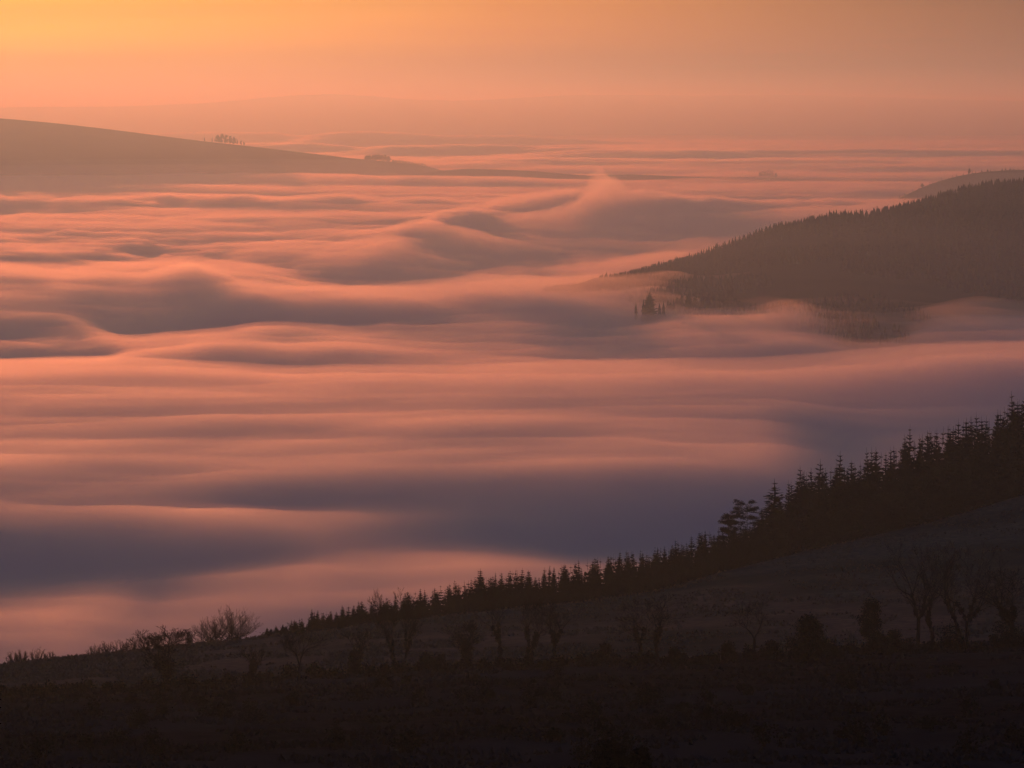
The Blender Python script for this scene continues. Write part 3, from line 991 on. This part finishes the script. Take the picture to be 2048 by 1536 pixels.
HT = "bare trees standing along the hedge"
bare_tree(332, 1266, 1376, "broad bare tree whose twigs rise above the field skyline at the left", 3, 96, 0.45, 1, .5, .24, HT, levels=7)
bare_tree(500, 1296, 1356, "squat ivy-dark bare tree, second from the left along the hedge", 2, 44, 0.55, 1, .45, .30, HT)
bare_tree(598, 1254, 1362, "slim bare tree with an open round crown, third from the left along the hedge", 3, 84, 0.0, 1, .55, .34, HT)
bare_tree(708, 1262, 1350, "narrow bare tree with a thick ivy-clad stem, just left of the tall forked one", 4, 50, 0.65, 1, .35, .30, HT)
bare_tree(790, 1188, 1342, "tall forked bare tree with two heavy ivy-clad limbs crossing the plantation", 5, 92, 0.6, 2, .42, .26, HT, levels=7)
bare_tree(932, 1250, 1334, "short stumpy bare tree between the tall forked one and the group of three", 6, 56, 0.55, 2, .45, .28, HT)
bare_tree(1002, 1186, 1326, "leftmost and tallest of the three bare trees together at mid hedge", 7, 80, 0.4, 1, .45, .36, HT)
bare_tree(1052, 1206, 1328, "middle one of the three bare trees together at mid hedge", 8, 62, 0.5, 2, .40, .30, HT)
bare_tree(1108, 1204, 1326, "rightmost of the three bare trees together at mid hedge", 9, 78, 0.35, 1, .50, .33, HT)
bare_tree(1282, 1204, 1320, "wide bare tree leaning left beside its twin, right of the group of three", 10, 90, 0.3, 1, .6, .30, HT)
bare_tree(1318, 1194, 1320, "wide bare tree leaning right beside its twin, right of the group of three", 11, 84, 0.35, 1, .6, .30, HT)
bare_tree(1508, 1206, 1306, "thin bare sapling left of the round evergreen", 12, 70, 0.0, 1, .5, .3, HT)
bare_tree(1836, 1094, 1300, "very tall bare tree, left one of the pair at the hedge's right end", 13, 140, 0.45, 1, .5, .28, HT)
bare_tree(1940, 1096, 1296, "very tall wide bare tree, right one of the pair at the hedge's right end", 14, 165, 0.4, 2, .55, .26, HT)
bare_tree(2032, 1150, 1292, "bare tree cut off by the right edge of the view", 16, 110, 0.4, 1, .55, .28, HT)
bare_tree(1866, 1150, 1300, "slender straight bare tree tucked between the two very tall ones", 15, 60, 0.3, 1, .4, .36, HT)

SK = "bare shrubs on the field skyline"
k = dict(stems=24, spread=.40, fork=.22, name="bare_shrub", sky_line=True, cat="shrub", thick=.018, levels=5)
bare_tree(466, 1219, 1282, "largest round bare shrub on the skyline left of the plantation", 21, 112, dd=1, group=SK, **{**k, 'stems': 64})
bare_tree(418, 1240, 1288, "second largest bare shrub on the skyline, low on the left of the round one", 22, 80, dd=2, group=SK, **{**k, 'stems': 40})
bare_tree(378, 1262, 1290, "small stub of bare shrub on the skyline left of the two big ones", 23, 16, dd=4, group=SK, **k)
for i, (x, yt, w) in enumerate([(190, 1290, 36), (215, 1284, 42), (243, 1282, 46), (268, 1281, 42), (290, 1287, 30)]):
    bare_tree(x, yt, 1308, "one bare shrub of the long low thicket on the skyline behind the leftmost bare tree", 30 + i, w, dd=1, group=SK + ", long thicket", **k)
for i, (x, yt, w) in enumerate([(26, 1304, 32), (44, 1301, 28)]):
    bare_tree(x, yt, 1328, "one of two low bare shrubs side by side at the far left skyline", 40 + i, w, dd=1, group=SK + ", far left pair", **k)
for i, (x, yt, w) in enumerate([(76, 1298, 44), (100, 1304, 28)]):
    bare_tree(x, yt, 1324, ["rounded bare shrub on the skyline, right of the far left pair", "small bare shrub on the skyline, right of the rounded one at far left"][i], 44 + i, w, dd=1, group=SK, **k)
for i, (x, yt, w) in enumerate([(122, 1311, 12), (138, 1309, 12), (152, 1308, 12)]):
    bare_tree(x, yt, 1318, "one of three tiny bare saplings in the gap between the skyline thickets", 50 + i, w, dd=3, group=SK + ", tiny saplings", **{**k, 'stems': 5})

# windswept larch at the step of the plantation
def swept_tree(x, ytop, label, seed, width, name, cat, dd=2):
    rg = random.Random(seed)
    a = float(ray(x, 1100)[0]); d = float(near.knot_d(a, SKY_K)) + dd
    px, py, pz = place(a, d)
    h = H + d * float(ray(x, ytop)[1]) - pz
    W = width / F * d
    segs, C, Rr = [], [], []
    for i in range(14):
        z = h * (0.30 + 0.66 * (i / 13) ** .8 + rg.uniform(-.03, .03))
        L = W * 0.62 * (1 - 0.45 * (i / 13) ** 2) * rg.uniform(.45, 1.1)
        for s in (-1, 1):
            if s > 0 and rg.random() < .3:
                continue
            L2 = L * (1.0 if s < 0 else .6)
            b = np.array([0.02 * h * i / 13, 0, z])
            e = b + np.array([s * L2, rg.uniform(-.5, .5) * L2, rg.uniform(-.12, .42) * L2 + (0.15 * L2 if s > 0 else 0)])
            m = (b + e) / 2 + np.array([0, 0, .10 * L2])
            segs += [(b, m, .06, .045), (m, e, .045, .015)]
            for f in (0.35, .55, .75, .92, 1.0):
                p = (b + (m - b) * f * 2) if f < .5 else (m + (e - m) * (f - .5) * 2)
                C.append(p + np.array([0, rg.uniform(-.3, .3), .08])); Rr.append(rg.uniform(.35, .8))
                for _ in range(3):
                    q = p + np.array([rg.uniform(-.6, .4), rg.uniform(-.5, .5), rg.uniform(.1, .6)]); segs.append((p, q, .014, .006))
    for i in range(46):
        f = rg.uniform(.2, .97)
        C.append(np.array([rg.gauss(-.06, .20) * W * (1.15 - f * .6), rg.gauss(0, .12) * W, h * f])); Rr.append(rg.uniform(.3, .7))
    r = root(name, (px, py, pz))
    obj("trunk", trunk_mesh("swept_trunk", h * .97, .20, M_bark, lean=.02), r)
    V, Fc = tubes(segs, 3)
    obj("branches", make_mesh("swept_branches", V, Fc, M_twig), r)
    C = np.array(C)
    V, Fc = leaves(C, Rr, 10500, .11, seed, .35)
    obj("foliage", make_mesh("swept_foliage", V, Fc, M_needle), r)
    tag(r, label, cat)


swept_tree(1492, 1004, "windswept flat-topped larch with layered boughs at the step of the plantation", 61, 66, "larch_tree", "tree", 5)
swept_tree(1459, 1030, "lower windswept larch leaning out left of the flat-topped one", 62, 44, "larch_tree", "tree", 4)
# the wide upswept spruces that begin the tall stand
for (x, yt, wd, lab) in [(1549, 958, 2.2, "widest spruce with upswept boughs at the left end of the tall stand"),
                         (1575, 958, 1.0, "thin ragged spruce just right of the widest one"),
                         (1604, 930, 1.5, "pointed spruce with full boughs, first spire of the tall stand"),
                         (1636, 918, 1.5, "pointed spruce, second spire of the tall stand"),
                         (1682, 900, 1.6, "tallest lone spire of the plantation with wide whorls"),
                         (1704, 915, 1.0, "thin spruce top just right of the tallest lone spire"),
                         (960, 1136, 1.4, "single taller spruce standing out of the low part of the plantation"),
                         (625, 1216, 1.2, "small spruce standing out near the left end of the plantation"),
                         (1817, 848, 1.1, "spire standing above its neighbours in the middle of the tall stand"),
                         (2036, 780, 1.5, "topmost spruce of the plantation at the right edge")]:
    a, tt = [float(v) for v in ray(x, yt)]
    spruce_at(a, float(near.knot_d(a, SKY_K)) + 13, tt, wd, lab, None)

# ------------------------------------------------------------------ evergreens and shrubs along the hedge
def leafy(name, x, ytop, ybase, width, label, cat, group=None, seed=0, mat=None, n=1600, leaf=.12, dome=False, trunk=True, dist=None, cone=False):
    rg = random.Random(seed)
    a, tb = [float(v) for v in ray(x, ybase)]
    if dist is None:
        ds = np.linspace(120, float(near.knot_d(a, SKY_K)), 400)
        g = H + ds * tb - near.z(np.full(400, a), ds)
        hit = np.where(g < 0)[0]
        d = ds[hit[0]] if len(hit) else ds[-1]
    else:
        d = dist
    px, py, pz = place(a, d)
    h = H + d * float(ray(x, ytop)[1]) - pz
    W = width / F * d
    C, Rr = [], []
    nb = 26 if dome or cone else 14
    for i in range(nb):
        f = (i + .5) / nb
        z = h * (.12 + .78 * f)
        prof = (1 - f ** 2.2) ** .5 if dome else ((1 - f) ** .8 if cone else math.sin(math.pi * (.25 + .7 * f)))
        q = W * .5 * prof * rg.uniform(.3, .85)
        t = rg.uniform(0, 6.28)
        C.append((q * math.cos(t), q * math.sin(t), z)); Rr.append(max(W * rg.uniform(.14, .26), .15))
    r = root(name, (px, py, pz), rg.uniform(0, 6))
    V, Fc = leaves(C, Rr, n, leaf, seed)
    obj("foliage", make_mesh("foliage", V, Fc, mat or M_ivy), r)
    segs = []
    for i in range(0, nb, 2):
        segs.append((np.array([0, 0, -.3]), np.array(C[i]), .07 if not trunk else .12, .015))
    V, Fc = tubes(segs, 4)
    obj("stems", make_mesh("stems", V, Fc, M_bark), r)
    tag(r, label, cat, group)
    return r


leafy("evergreen_tree", 1614, 1233, 1322, 84, "dense rounded evergreen dome standing in the hedge at the right", "tree", seed=71, n=6500, leaf=.16, dome=True)
leafy("evergreen_tree", 1746, 1196, 1304, 60, "dark ivy-smothered tree left of the very tall bare pair", "tree", seed=72, n=4500, leaf=.15, dome=True)
HS = "shrubs of the hedge"
for i, (x, yt, yb, w, lab) in enumerate([
        (216, 1368, 1386, 26, "small dark hedge bush, right one of two left of the leftmost bare tree"),
        (160, 1369, 1388, 26, "small dark hedge bush, left one of two left of the leftmost bare tree"),
        (60, 1376, 1394, 44, "low wide bush at the far left of the hedge line"),
        (852, 1308, 1336, 36, "dark bush beneath the right limb of the tall forked tree"),
        (880, 1312, 1336, 34, "dark bush just left of the short stumpy tree"),
        (1206, 1290, 1324, 46, "round bush between the group of three and the twin trees"),
        (1352, 1298, 1322, 42, "round bush just right of the twin trees"),
        (1456, 1286, 1318, 38, "round bush beside the thin post"),
        (1540, 1280, 1316, 40, "bush right of the thin bare sapling"),
        (1660, 1286, 1316, 60, "low bush leaning on the right foot of the rounded evergreen"),
        (1780, 1262, 1304, 60, "thick bush under the very tall bare pair"),
        (1900, 1252, 1298, 80, "wide bush between the stems of the very tall bare pair"),
        (2010, 1248, 1294, 90, "tall bush at the right edge of the hedge")]):
    leafy("hedge_shrub", x, yt, yb, w, lab, "shrub", HS + ", standing out", seed=80 + i, n=1500, leaf=.14, trunk=False)
HG = "low scrub bushes of the hedge line"
x = -20
j = 0
while x < 2090:
    w = rnd.uniform(26, 52)
    yb = hy(x) + rnd.uniform(2, 14)
    leafy("scrub_bush", x, yb - rnd.uniform(14, 26), yb, w, "low dark scrub bush in the hedge " + zone(x, HEDGE_ZONES), "shrub", HG + " " + zone(x, HEDGE_ZONES), seed=200 + j, n=420, leaf=.20, trunk=False)
    x += w * rnd.uniform(.55, .95); j += 1
SG = "scattered bushes on the dark slope"
for i in range(70):
    x = rnd.uniform(-20, 2070); f = rnd.random()
    yb = hy(x) + 30 + f * (1520 - hy(x) - 30)
    w = rnd.uniform(24, 60) * (1 + .4 * f)
    leafy("slope_bush", x, yb - w * rnd.uniform(.35, .7), yb, w, ("scattered dark bush %s the rough slope, " % ("high on", "halfway down", "low on")[min(int(f * 3), 2)]) + zone(x, HEDGE_ZONES), "shrub", SG + ("", ", upper", ", lower")[min(int(f * 3), 2)] + " " + zone(x, HEDGE_ZONES), seed=400 + i, n=360, leaf=.13, trunk=False)
leafy("slope_bush", 1222, 1482, 1560, 92, "left, taller half of the black bush poking in at the bottom edge", "shrub", "black bushes at the bottom edge", seed=501, n=6200, leaf=.085, dome=True, trunk=False, dist=165)
leafy("slope_bush", 1278, 1494, 1560, 72, "right, lower half of the black bush poking in at the bottom edge", "shrub", "black bushes at the bottom edge", seed=502, n=5200, leaf=.085, dome=True, trunk=False, dist=162)

# thin post beside the hedge
a, tb = [float(v) for v in ray(1441, 1306)]
pd = 402.0
px, py, pz = place(a, pd)
V, Fc = tubes([(np.array([0, 0, -.4]), np.array([0.02, 0, 2.1]), .07, .06), (np.array([0.02, 0, 2.1]), np.array([0.02, 0, 2.14]), .06, .02)], 6)
tag(obj("fence_post", make_mesh("fence_post", V, Fc, M_wood), None, (px, py, pz)), "thin weathered post standing at the edge of the field above the hedge", "post")

# ------------------------------------------------------------------ tussocks and bracken as ground cover
def cover(name, n, d0, d1, size, mat, seed, xr=(-150, 2200), on_field=True):
    g = np.random.default_rng(seed)
    a = np.arctan((g.uniform(*xr, n) - 1024) / F)
    dh = np.interp(a, ca_h, cd_h); dsk = near.knot_d(a, SKY_K)
    u = g.random(n)
    d = dh + 3 + (dsk - dh) * u if on_field else d0 + (dh + 2 - d0) * u
    cl = fbm(d * np.sin(a), d * np.cos(a), 9.0, 2, 300 + seed) > -0.08
    a, d = a[cl], d[cl]; n = len(a)
    P = np.stack([d * np.sin(a), d * np.cos(a), near.z(a, d)], -1)
    V = []
    for k in range(3):                                   # three bent blades per tuft
        t = g.uniform(0, 6.28, n); s = size * g.uniform(.5, 1.4, n)
        dx = np.stack([np.cos(t), np.sin(t), 0 * t], -1)
        out = np.stack([np.cos(t + 1.57), np.sin(t + 1.57), 0 * t], -1)
        b0 = P - dx * s[:, None] * .5; b1 = P + dx * s[:, None] * .5
        tp = P + out * s[:, None] * .5 + np.stack([0 * t, 0 * t, s * g.uniform(.5, 1.0, n)], -1)
        V.append(np.stack([b0, b1, tp], 1))
    V = np.concatenate(V).reshape(-1, 3)
    return obj(name, make_mesh(name, V, np.arange(len(V)).reshape(-1, 3), mat), kind="stuff")


cover("grass_tussocks", 26000, 0, 0, .42, M_tuss, 1)
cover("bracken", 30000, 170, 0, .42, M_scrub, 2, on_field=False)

# ------------------------------------------------------------------ far conifers on the wooded hill
def far_conifer(seed, h=10.0, w=2.1, tiers=5, n=7):
    g = random.Random(seed)
    V, Fc = [], []
    for t in range(tiers):
        zb = h * (0.06 + .86 * t / tiers); zt = h * (0.06 + .86 * t / tiers + .36) if t < tiers - 1 else h
        rr = w * (1 - t / (tiers + .3))
        i0 = len(V); rot = g.uniform(0, 6)
        for q in range(n):
            rq = rr * g.uniform(.55, 1.2)
            V.append((rq * math.cos(rot + q * 6.283 / n), rq * math.sin(rot + q * 6.283 / n), zb + g.uniform(-.3, .3)))
        V.append((g.uniform(-.1, .1), 0, zt))
        Fc += [(i0 + q, i0 + (q + 1) % n, i0 + n) for q in range(n)]
    Vt, Ft = tubes([(np.array([0, 0, -1.]), np.array([0, 0, h * .8]), .25, .08)], 4)
    return join([(np.array(V), np.array(Fc)), (Vt, Ft)])


fc = [make_mesh("conifer", *far_conifer(600 + k, 10, [2.0, 2.4, 1.8, 2.2, 2.7][k]), M_forest) for k in range(5)]
CF = "conifers along the crest of the wooded hill"


def put_conifer(a, d, h, terrain, label, group, wide=1.0, dz=0, name="conifer_tree", kind=None):
    o = obj(name, fc[rnd.randrange(5) if kind is None else kind])
    o.location = place(a, d, dz, terrain)
    s = h / 10 * wide
    o.scale = (s, s, h / 10)
    o.rotation_euler = (0, 0, rnd.uniform(0, 6.28))
    return tag(o, label, "tree", group)


CRK = 3
x = 1158.0
while x < 2056:
    a = float(ray(x, ty(x))[0])
    d = float(hill.knot_d(a, CRK)) + rnd.uniform(-6, 6)
    h = rnd.uniform(7.5, 11) * (1.25 if rnd.random() < .1 else 1) * np.interp(x, [1158, 1300], [.8, 1])
    put_conifer(a, d, h, hill, "conifer on the crest of the wooded hill, " + zone(x, CREST_ZONES), CF + ", " + zone(x, CREST_ZONES))
    x += rnd.uniform(2.6, 5.2) * (2.2 if 1698 < x < 1708 else 1)
for (x, h, w) in [(1213, 14, 1.3), (1432, 14, 1), (1450, 13, 1), (1690, 13, 1.2), (1694, 12, 1), (1720, 14, .9), (1896, 13, 1), (1924, 13, 1)]:
    a = float(ray(x, ty(x))[0])
    put_conifer(a, float(hill.knot_d(a, CRK)), h, hill, "taller conifer that sticks up out of the crest line of the wooded hill", CF + ", taller ones", w)
# closed forest on the slope below
g = np.random.default_rng(9)
n = 15000
aa = g.uniform(R(0.6), R(15), n); fr = g.random(n) ** .9
dd_ = hill.knot_d(aa, 1) - 60 + (hill.knot_d(aa, 3) + 60 - hill.knot_d(aa, 1)) * fr
P = np.stack([dd_ * np.sin(aa), dd_ * np.cos(aa), hill.z(aa, dd_)], -1)
band = fbm(P[:, 0], P[:, 1], 260.0, 3, 320)
ride = np.abs(fbm(P[:, 0], P[:, 1], 520.0, 1, 330)) < 0.022
ok = ((band > -0.42) & ~ride) | (fr > .93)
stand = np.sign(fbm(P[:, 0], P[:, 1], 420.0, 1, 340)) * .16
P, band, stand = P[ok], band[ok], stand[ok]; n = len(P)
hh = g.uniform(6.5, 11.5, n) * (1 + .5 * band + stand)
V, Fc = [], []
for t, (zb, zt, rw) in enumerate([(0.0, .62, .30), (.40, 1.0, .17)]):
    ring = []
    for q in range(5):
        ang = q * 6.283 / 5 + g.uniform(-.4, .4, n)
        rr = hh * rw * g.uniform(.7, 1.2, n)
        ring.append(P + np.stack([rr * np.cos(ang), rr * np.sin(ang), hh * zb], -1))
    ring.append(P + np.stack([0 * hh, 0 * hh, hh * zt], -1))
    V.append(np.stack(ring, 1).reshape(-1, 3))
    b = np.arange(n)[:, None] * 6 + t * n * 6
    Fc.append(np.concatenate([np.concatenate([b + q, b + (q + 1) % 5, b + 5], 1) for q in range(5)]))
obj("hill_forest", make_mesh("hill_forest", np.vstack(V), np.vstack(Fc), M_forest), kind="stuff")["label"] = "closed conifer forest covering the wooded hill"

# trees at the foot of the hill where the fog laps in
def broad_far(x, yt, yb, w, d, terrain, label, group=None, seed=0, n=500, mat=None, leaf=.7, name="far_tree"):
    rg = random.Random(seed)
    a = float(ray(x, yb)[0])
    loc = list(place(a, d, 0, terrain)) if terrain is not None else [d * math.sin(a), d * math.cos(a), H + d * float(ray(x, yb)[1])]
    h = H + d * float(ray(x, yt)[1]) - loc[2]
    h = max(h, 4)
    W = w / F * d
    C, Rr = [], []
    for i in range(14):
        f = (i + .5) / 14
        prof = math.sin(math.pi * (.22 + .72 * f))
        q = W * .42 * prof * rg.uniform(.2, .9); t = rg.uniform(0, 6.28)
        C.append((q * math.cos(t), q * math.sin(t), h * (.22 + .70 * f))); Rr.append(W * rg.uniform(.12, .2))
    r = root(name, loc)
    V, Fc = leaves(C, Rr, n, leaf, seed)
    obj("crown", make_mesh("far_crown", V, Fc, mat or M_twig), r)
    V, Fc = tubes([(np.array([0, 0, -3.]), np.array([0, 0, h * .6]), .45, .2)] + [(np.array([0, 0, h * .2]), np.array(c), .2, .08) for c in C[::2]], 4)
    obj("trunk", make_mesh("far_trunk", V, Fc, M_bark), r)
    return tag(r, label, "tree", group)


# the lone dark spruce in the fog, full and wide
dl = 2720.0
a = float(ray(1298, 612)[0])
r = root("lone_spruce", (dl * math.sin(a), dl * math.cos(a), -9.0))
zt = H + dl * float(ray(1298, 581)[1])
hs = zt + 9.0
V, Fs = spruce_parts(77, hs, 9.0, -0.1, 0.2)
obj("crown", make_mesh("lone_spruce_crown", V, Fs, M_needle), r)
C = [(0, 0, hs * f) for f in (.15, .25, .35, .45, .55, .65, .75)]
V, Fc = leaves(C, [6.5, 6, 5.2, 4.5, 3.5, 2.6, 1.8], 1500, .8, 5)
obj("inner_foliage", make_mesh("lone_spruce_inner", V, Fc, M_needle), r)
obj("trunk", trunk_mesh("lone_spruce_trunk", hs - 2, .5, M_bark), r)
tag(r, "large dark wide spruce standing alone out of the fog left of the wooded hill foot", "tree")


def foot_conifer(x, yt, d, label, group, wide=1.2, zb=-8.0, kind=None):
    a, t = [float(v) for v in ray(x, yt)]
    h = H + d * t - zb
    o = obj("conifer_tree", fc[rnd.randrange(5) if kind is None else kind])
    o.location = (d * math.sin(a), d * math.cos(a), zb)
    o.scale = (h / 10 * wide, h / 10 * wide, h / 10)
    return tag(o, label, "tree", group)


foot_conifer(1272, 603, 2722, "tiny conifer tip in the fog just left of the large lone spruce", None, .8)
foot_conifer(1287, 597, 2730, "small conifer leaning against the left side of the large lone spruce", None, .9)
foot_conifer(1319, 605, 2715, "first small conifer right of the large lone spruce", None, .9)
foot_conifer(1327, 602, 2722, "second small conifer right of the large lone spruce", None, .9)
FG = "trees crowded at the foot of the wooded hill above the fog"
for i in range(34):
    x = 1334 + 4.6 * i + rnd.uniform(-2, 2)
    yt = np.interp(x, [1334, 1350, 1368, 1400, 1445, 1470, 1500], [602, 594, 582, 590, 584, 594, 604]) + rnd.uniform(-4, 7)
    if i % 3 == 0:
        foot_conifer(x, yt - 2, 2780 + rnd.uniform(-10, 40), "conifer in the crowd of trees at the foot of the wooded hill", FG + ", conifers", 1.1)
    else:
        broad_far(x, yt, 624, rnd.uniform(13, 22), 2790 + rnd.uniform(-15, 40), None, "bare broadleaf in the crowd of trees at the foot of the wooded hill", FG + ", broadleaves", seed=700 + i, n=260, leaf=.6)
broad_far(1458, 576, 622, 24, 2800, None, "taller dark tree at the right end of the crowd at the hill foot", None, 760, 500, M_forest)
for i, (x, yt) in enumerate([(1184, 606), (1196, 604), (1233, 606)]):
    foot_conifer(x, yt, 2900, "one of three faint treetops showing through the fog left of the lone spruce", "faint treetops in the fog", 1.3)

# small tree on the far hill
broad_far(1938, 337, 347, 10, 7150, hill2, "tiny lone tree on the crest of the hill behind the wooded one", None, 770, 200, M_forest, 1.2)
broad_far(1844, 366, 373, 9, 6870, hill2, "tiny tree low on the left shoulder of the hill behind the wooded one", None, 771, 200, M_forest, 1.2)
for i in range(26):
    x = 1800 + i * 9.6 + rnd.uniform(-3, 3)
    a = float(ray(x, t2(x))[0])
    put_conifer(a, float(np.interp(a, hill2.azs, hill2.kd[:, 2])), rnd.uniform(5, 9), hill2, "minute conifer on the crest of the hill behind the wooded one", "conifers on the far hill crest", 1.4)

# ------------------------------------------------------------------ clumps of trees on the open hill and on the low ridge
OC = "trees of the clump on the open hill"
for i, (x, yt, w) in enumerate([(436, 270, 14), (444, 268, 15), (452, 269, 14), (461, 272, 14), (468, 274, 11)]):
    broad_far(x, yt, 284, w, 10150, left_hill, "one of the five rounded trees of the clump on the open hill crest at left", OC, 800 + i, 420, M_forest, 2.0)
for i, (x, yt, w) in enumerate([(474, 277, 5), (482, 281, 7), (488, 283, 5)]):
    broad_far(x, yt, 289, w, 10160, left_hill, "one of three small trees trailing off right of the rounded clump on the open hill", OC + ", small ones", 806 + i, 160, M_forest, 1.4)
for i, (x, yt, w) in enumerate([(409, 275, 5), (424, 276, 4)]):
    broad_far(x, yt, 281, w, 10160, left_hill, "one of two tiny trees left of the rounded clump on the open hill", OC + ", tiny ones at left", 810 + i, 120, M_forest, 1.2)
LC = "trees along the lower end of the open hill"
for i in range(8):
    x = 733 + i * 6.3
    broad_far(x, 308 + abs(i - 3) * .8 + rnd.uniform(-1, 1.5), 322, 12, 10100, left_hill, "one tree of the dense clump low on the open hill near its toe", LC, 820 + i, 300, M_forest, 2.0)
for i in range(11):
    x = 786 + i * 6.4
    broad_far(x, 318 + i * 1.1 + rnd.uniform(-2, 1.5), 328 + i * 1.6, 8, 10100, left_hill, "one of the thin row of trees at the very toe of the open hill", LC + ", thin row", 830 + i, 160, M_forest, 1.6)
KC = "trees of the clump in the fog on the low ridge"
for i in range(7):
    x = 1520 + i * 5.2
    broad_far(x, [343, 341, 343, 339, 340, 342, 345][i], 357, 11, 9000, knoll, "one tree of the dark clump in fog at the right end of the low ridge", KC, 850 + i, 110, M_forest, 1.5)
for i in range(7):
    x = 1668 + i * 9
    broad_far(x, [351, 348, 351, 354, 347, 350, 353][i], 360, 10, 9300, knoll, "one tree of the faint row in fog right of the low ridge's dark clump", KC + ", faint row", 860 + i, 200, M_forest, 1.8)

# ------------------------------------------------------------------ birds
def bird_mesh(flap):
    V = [(0, .22, 0), (.05, .05, .01), (-.05, .05, .01), (.04, -.12, 0), (-.04, -.12, 0), (0, .02, .05), (0, 0, -.04), (.06, -.26, 0), (-.06, -.26, 0),
         (.30, .06, flap), (.28, -.06, flap), (.62, -.06, flap * 1.6), (-.30, .06, flap), (-.28, -.06, flap), (-.62, -.06, flap * 1.6)]
    T = [(0, 1, 5), (0, 5, 2), (0, 6, 1), (0, 2, 6), (1, 3, 5), (2, 5, 4), (1, 6, 3), (2, 4, 6), (5, 3, 4), (6, 4, 3), (3, 7, 8), (3, 8, 4), (1, 9, 10), (1, 10, 3), (9, 11, 10), (2, 13, 12), (2, 4, 13), (12, 13, 14)]
    return make_mesh("bird", np.array(V) * 1.15, np.array(T), M_bird)


for (x, y, d, fl, rz, lab) in [(288, 906, 700, .12, .4, "faint uppermost of three small dark birds flying over the fog"),
                               (286, 921, 640, .22, .1, "middle one of three small dark birds flying over the fog"),
                               (305, 949, 660, -.10, -.3, "lowest of three small dark birds flying over the fog")]:
    a, t = [float(v) for v in ray(x, y)]
    o = obj("bird", bird_mesh(fl), None, (d * math.sin(a), d * math.cos(a), H + d * t))
    o.rotation_euler = (0, 0, rz)
    tag(o, lab, "bird", "birds flying over the fog")
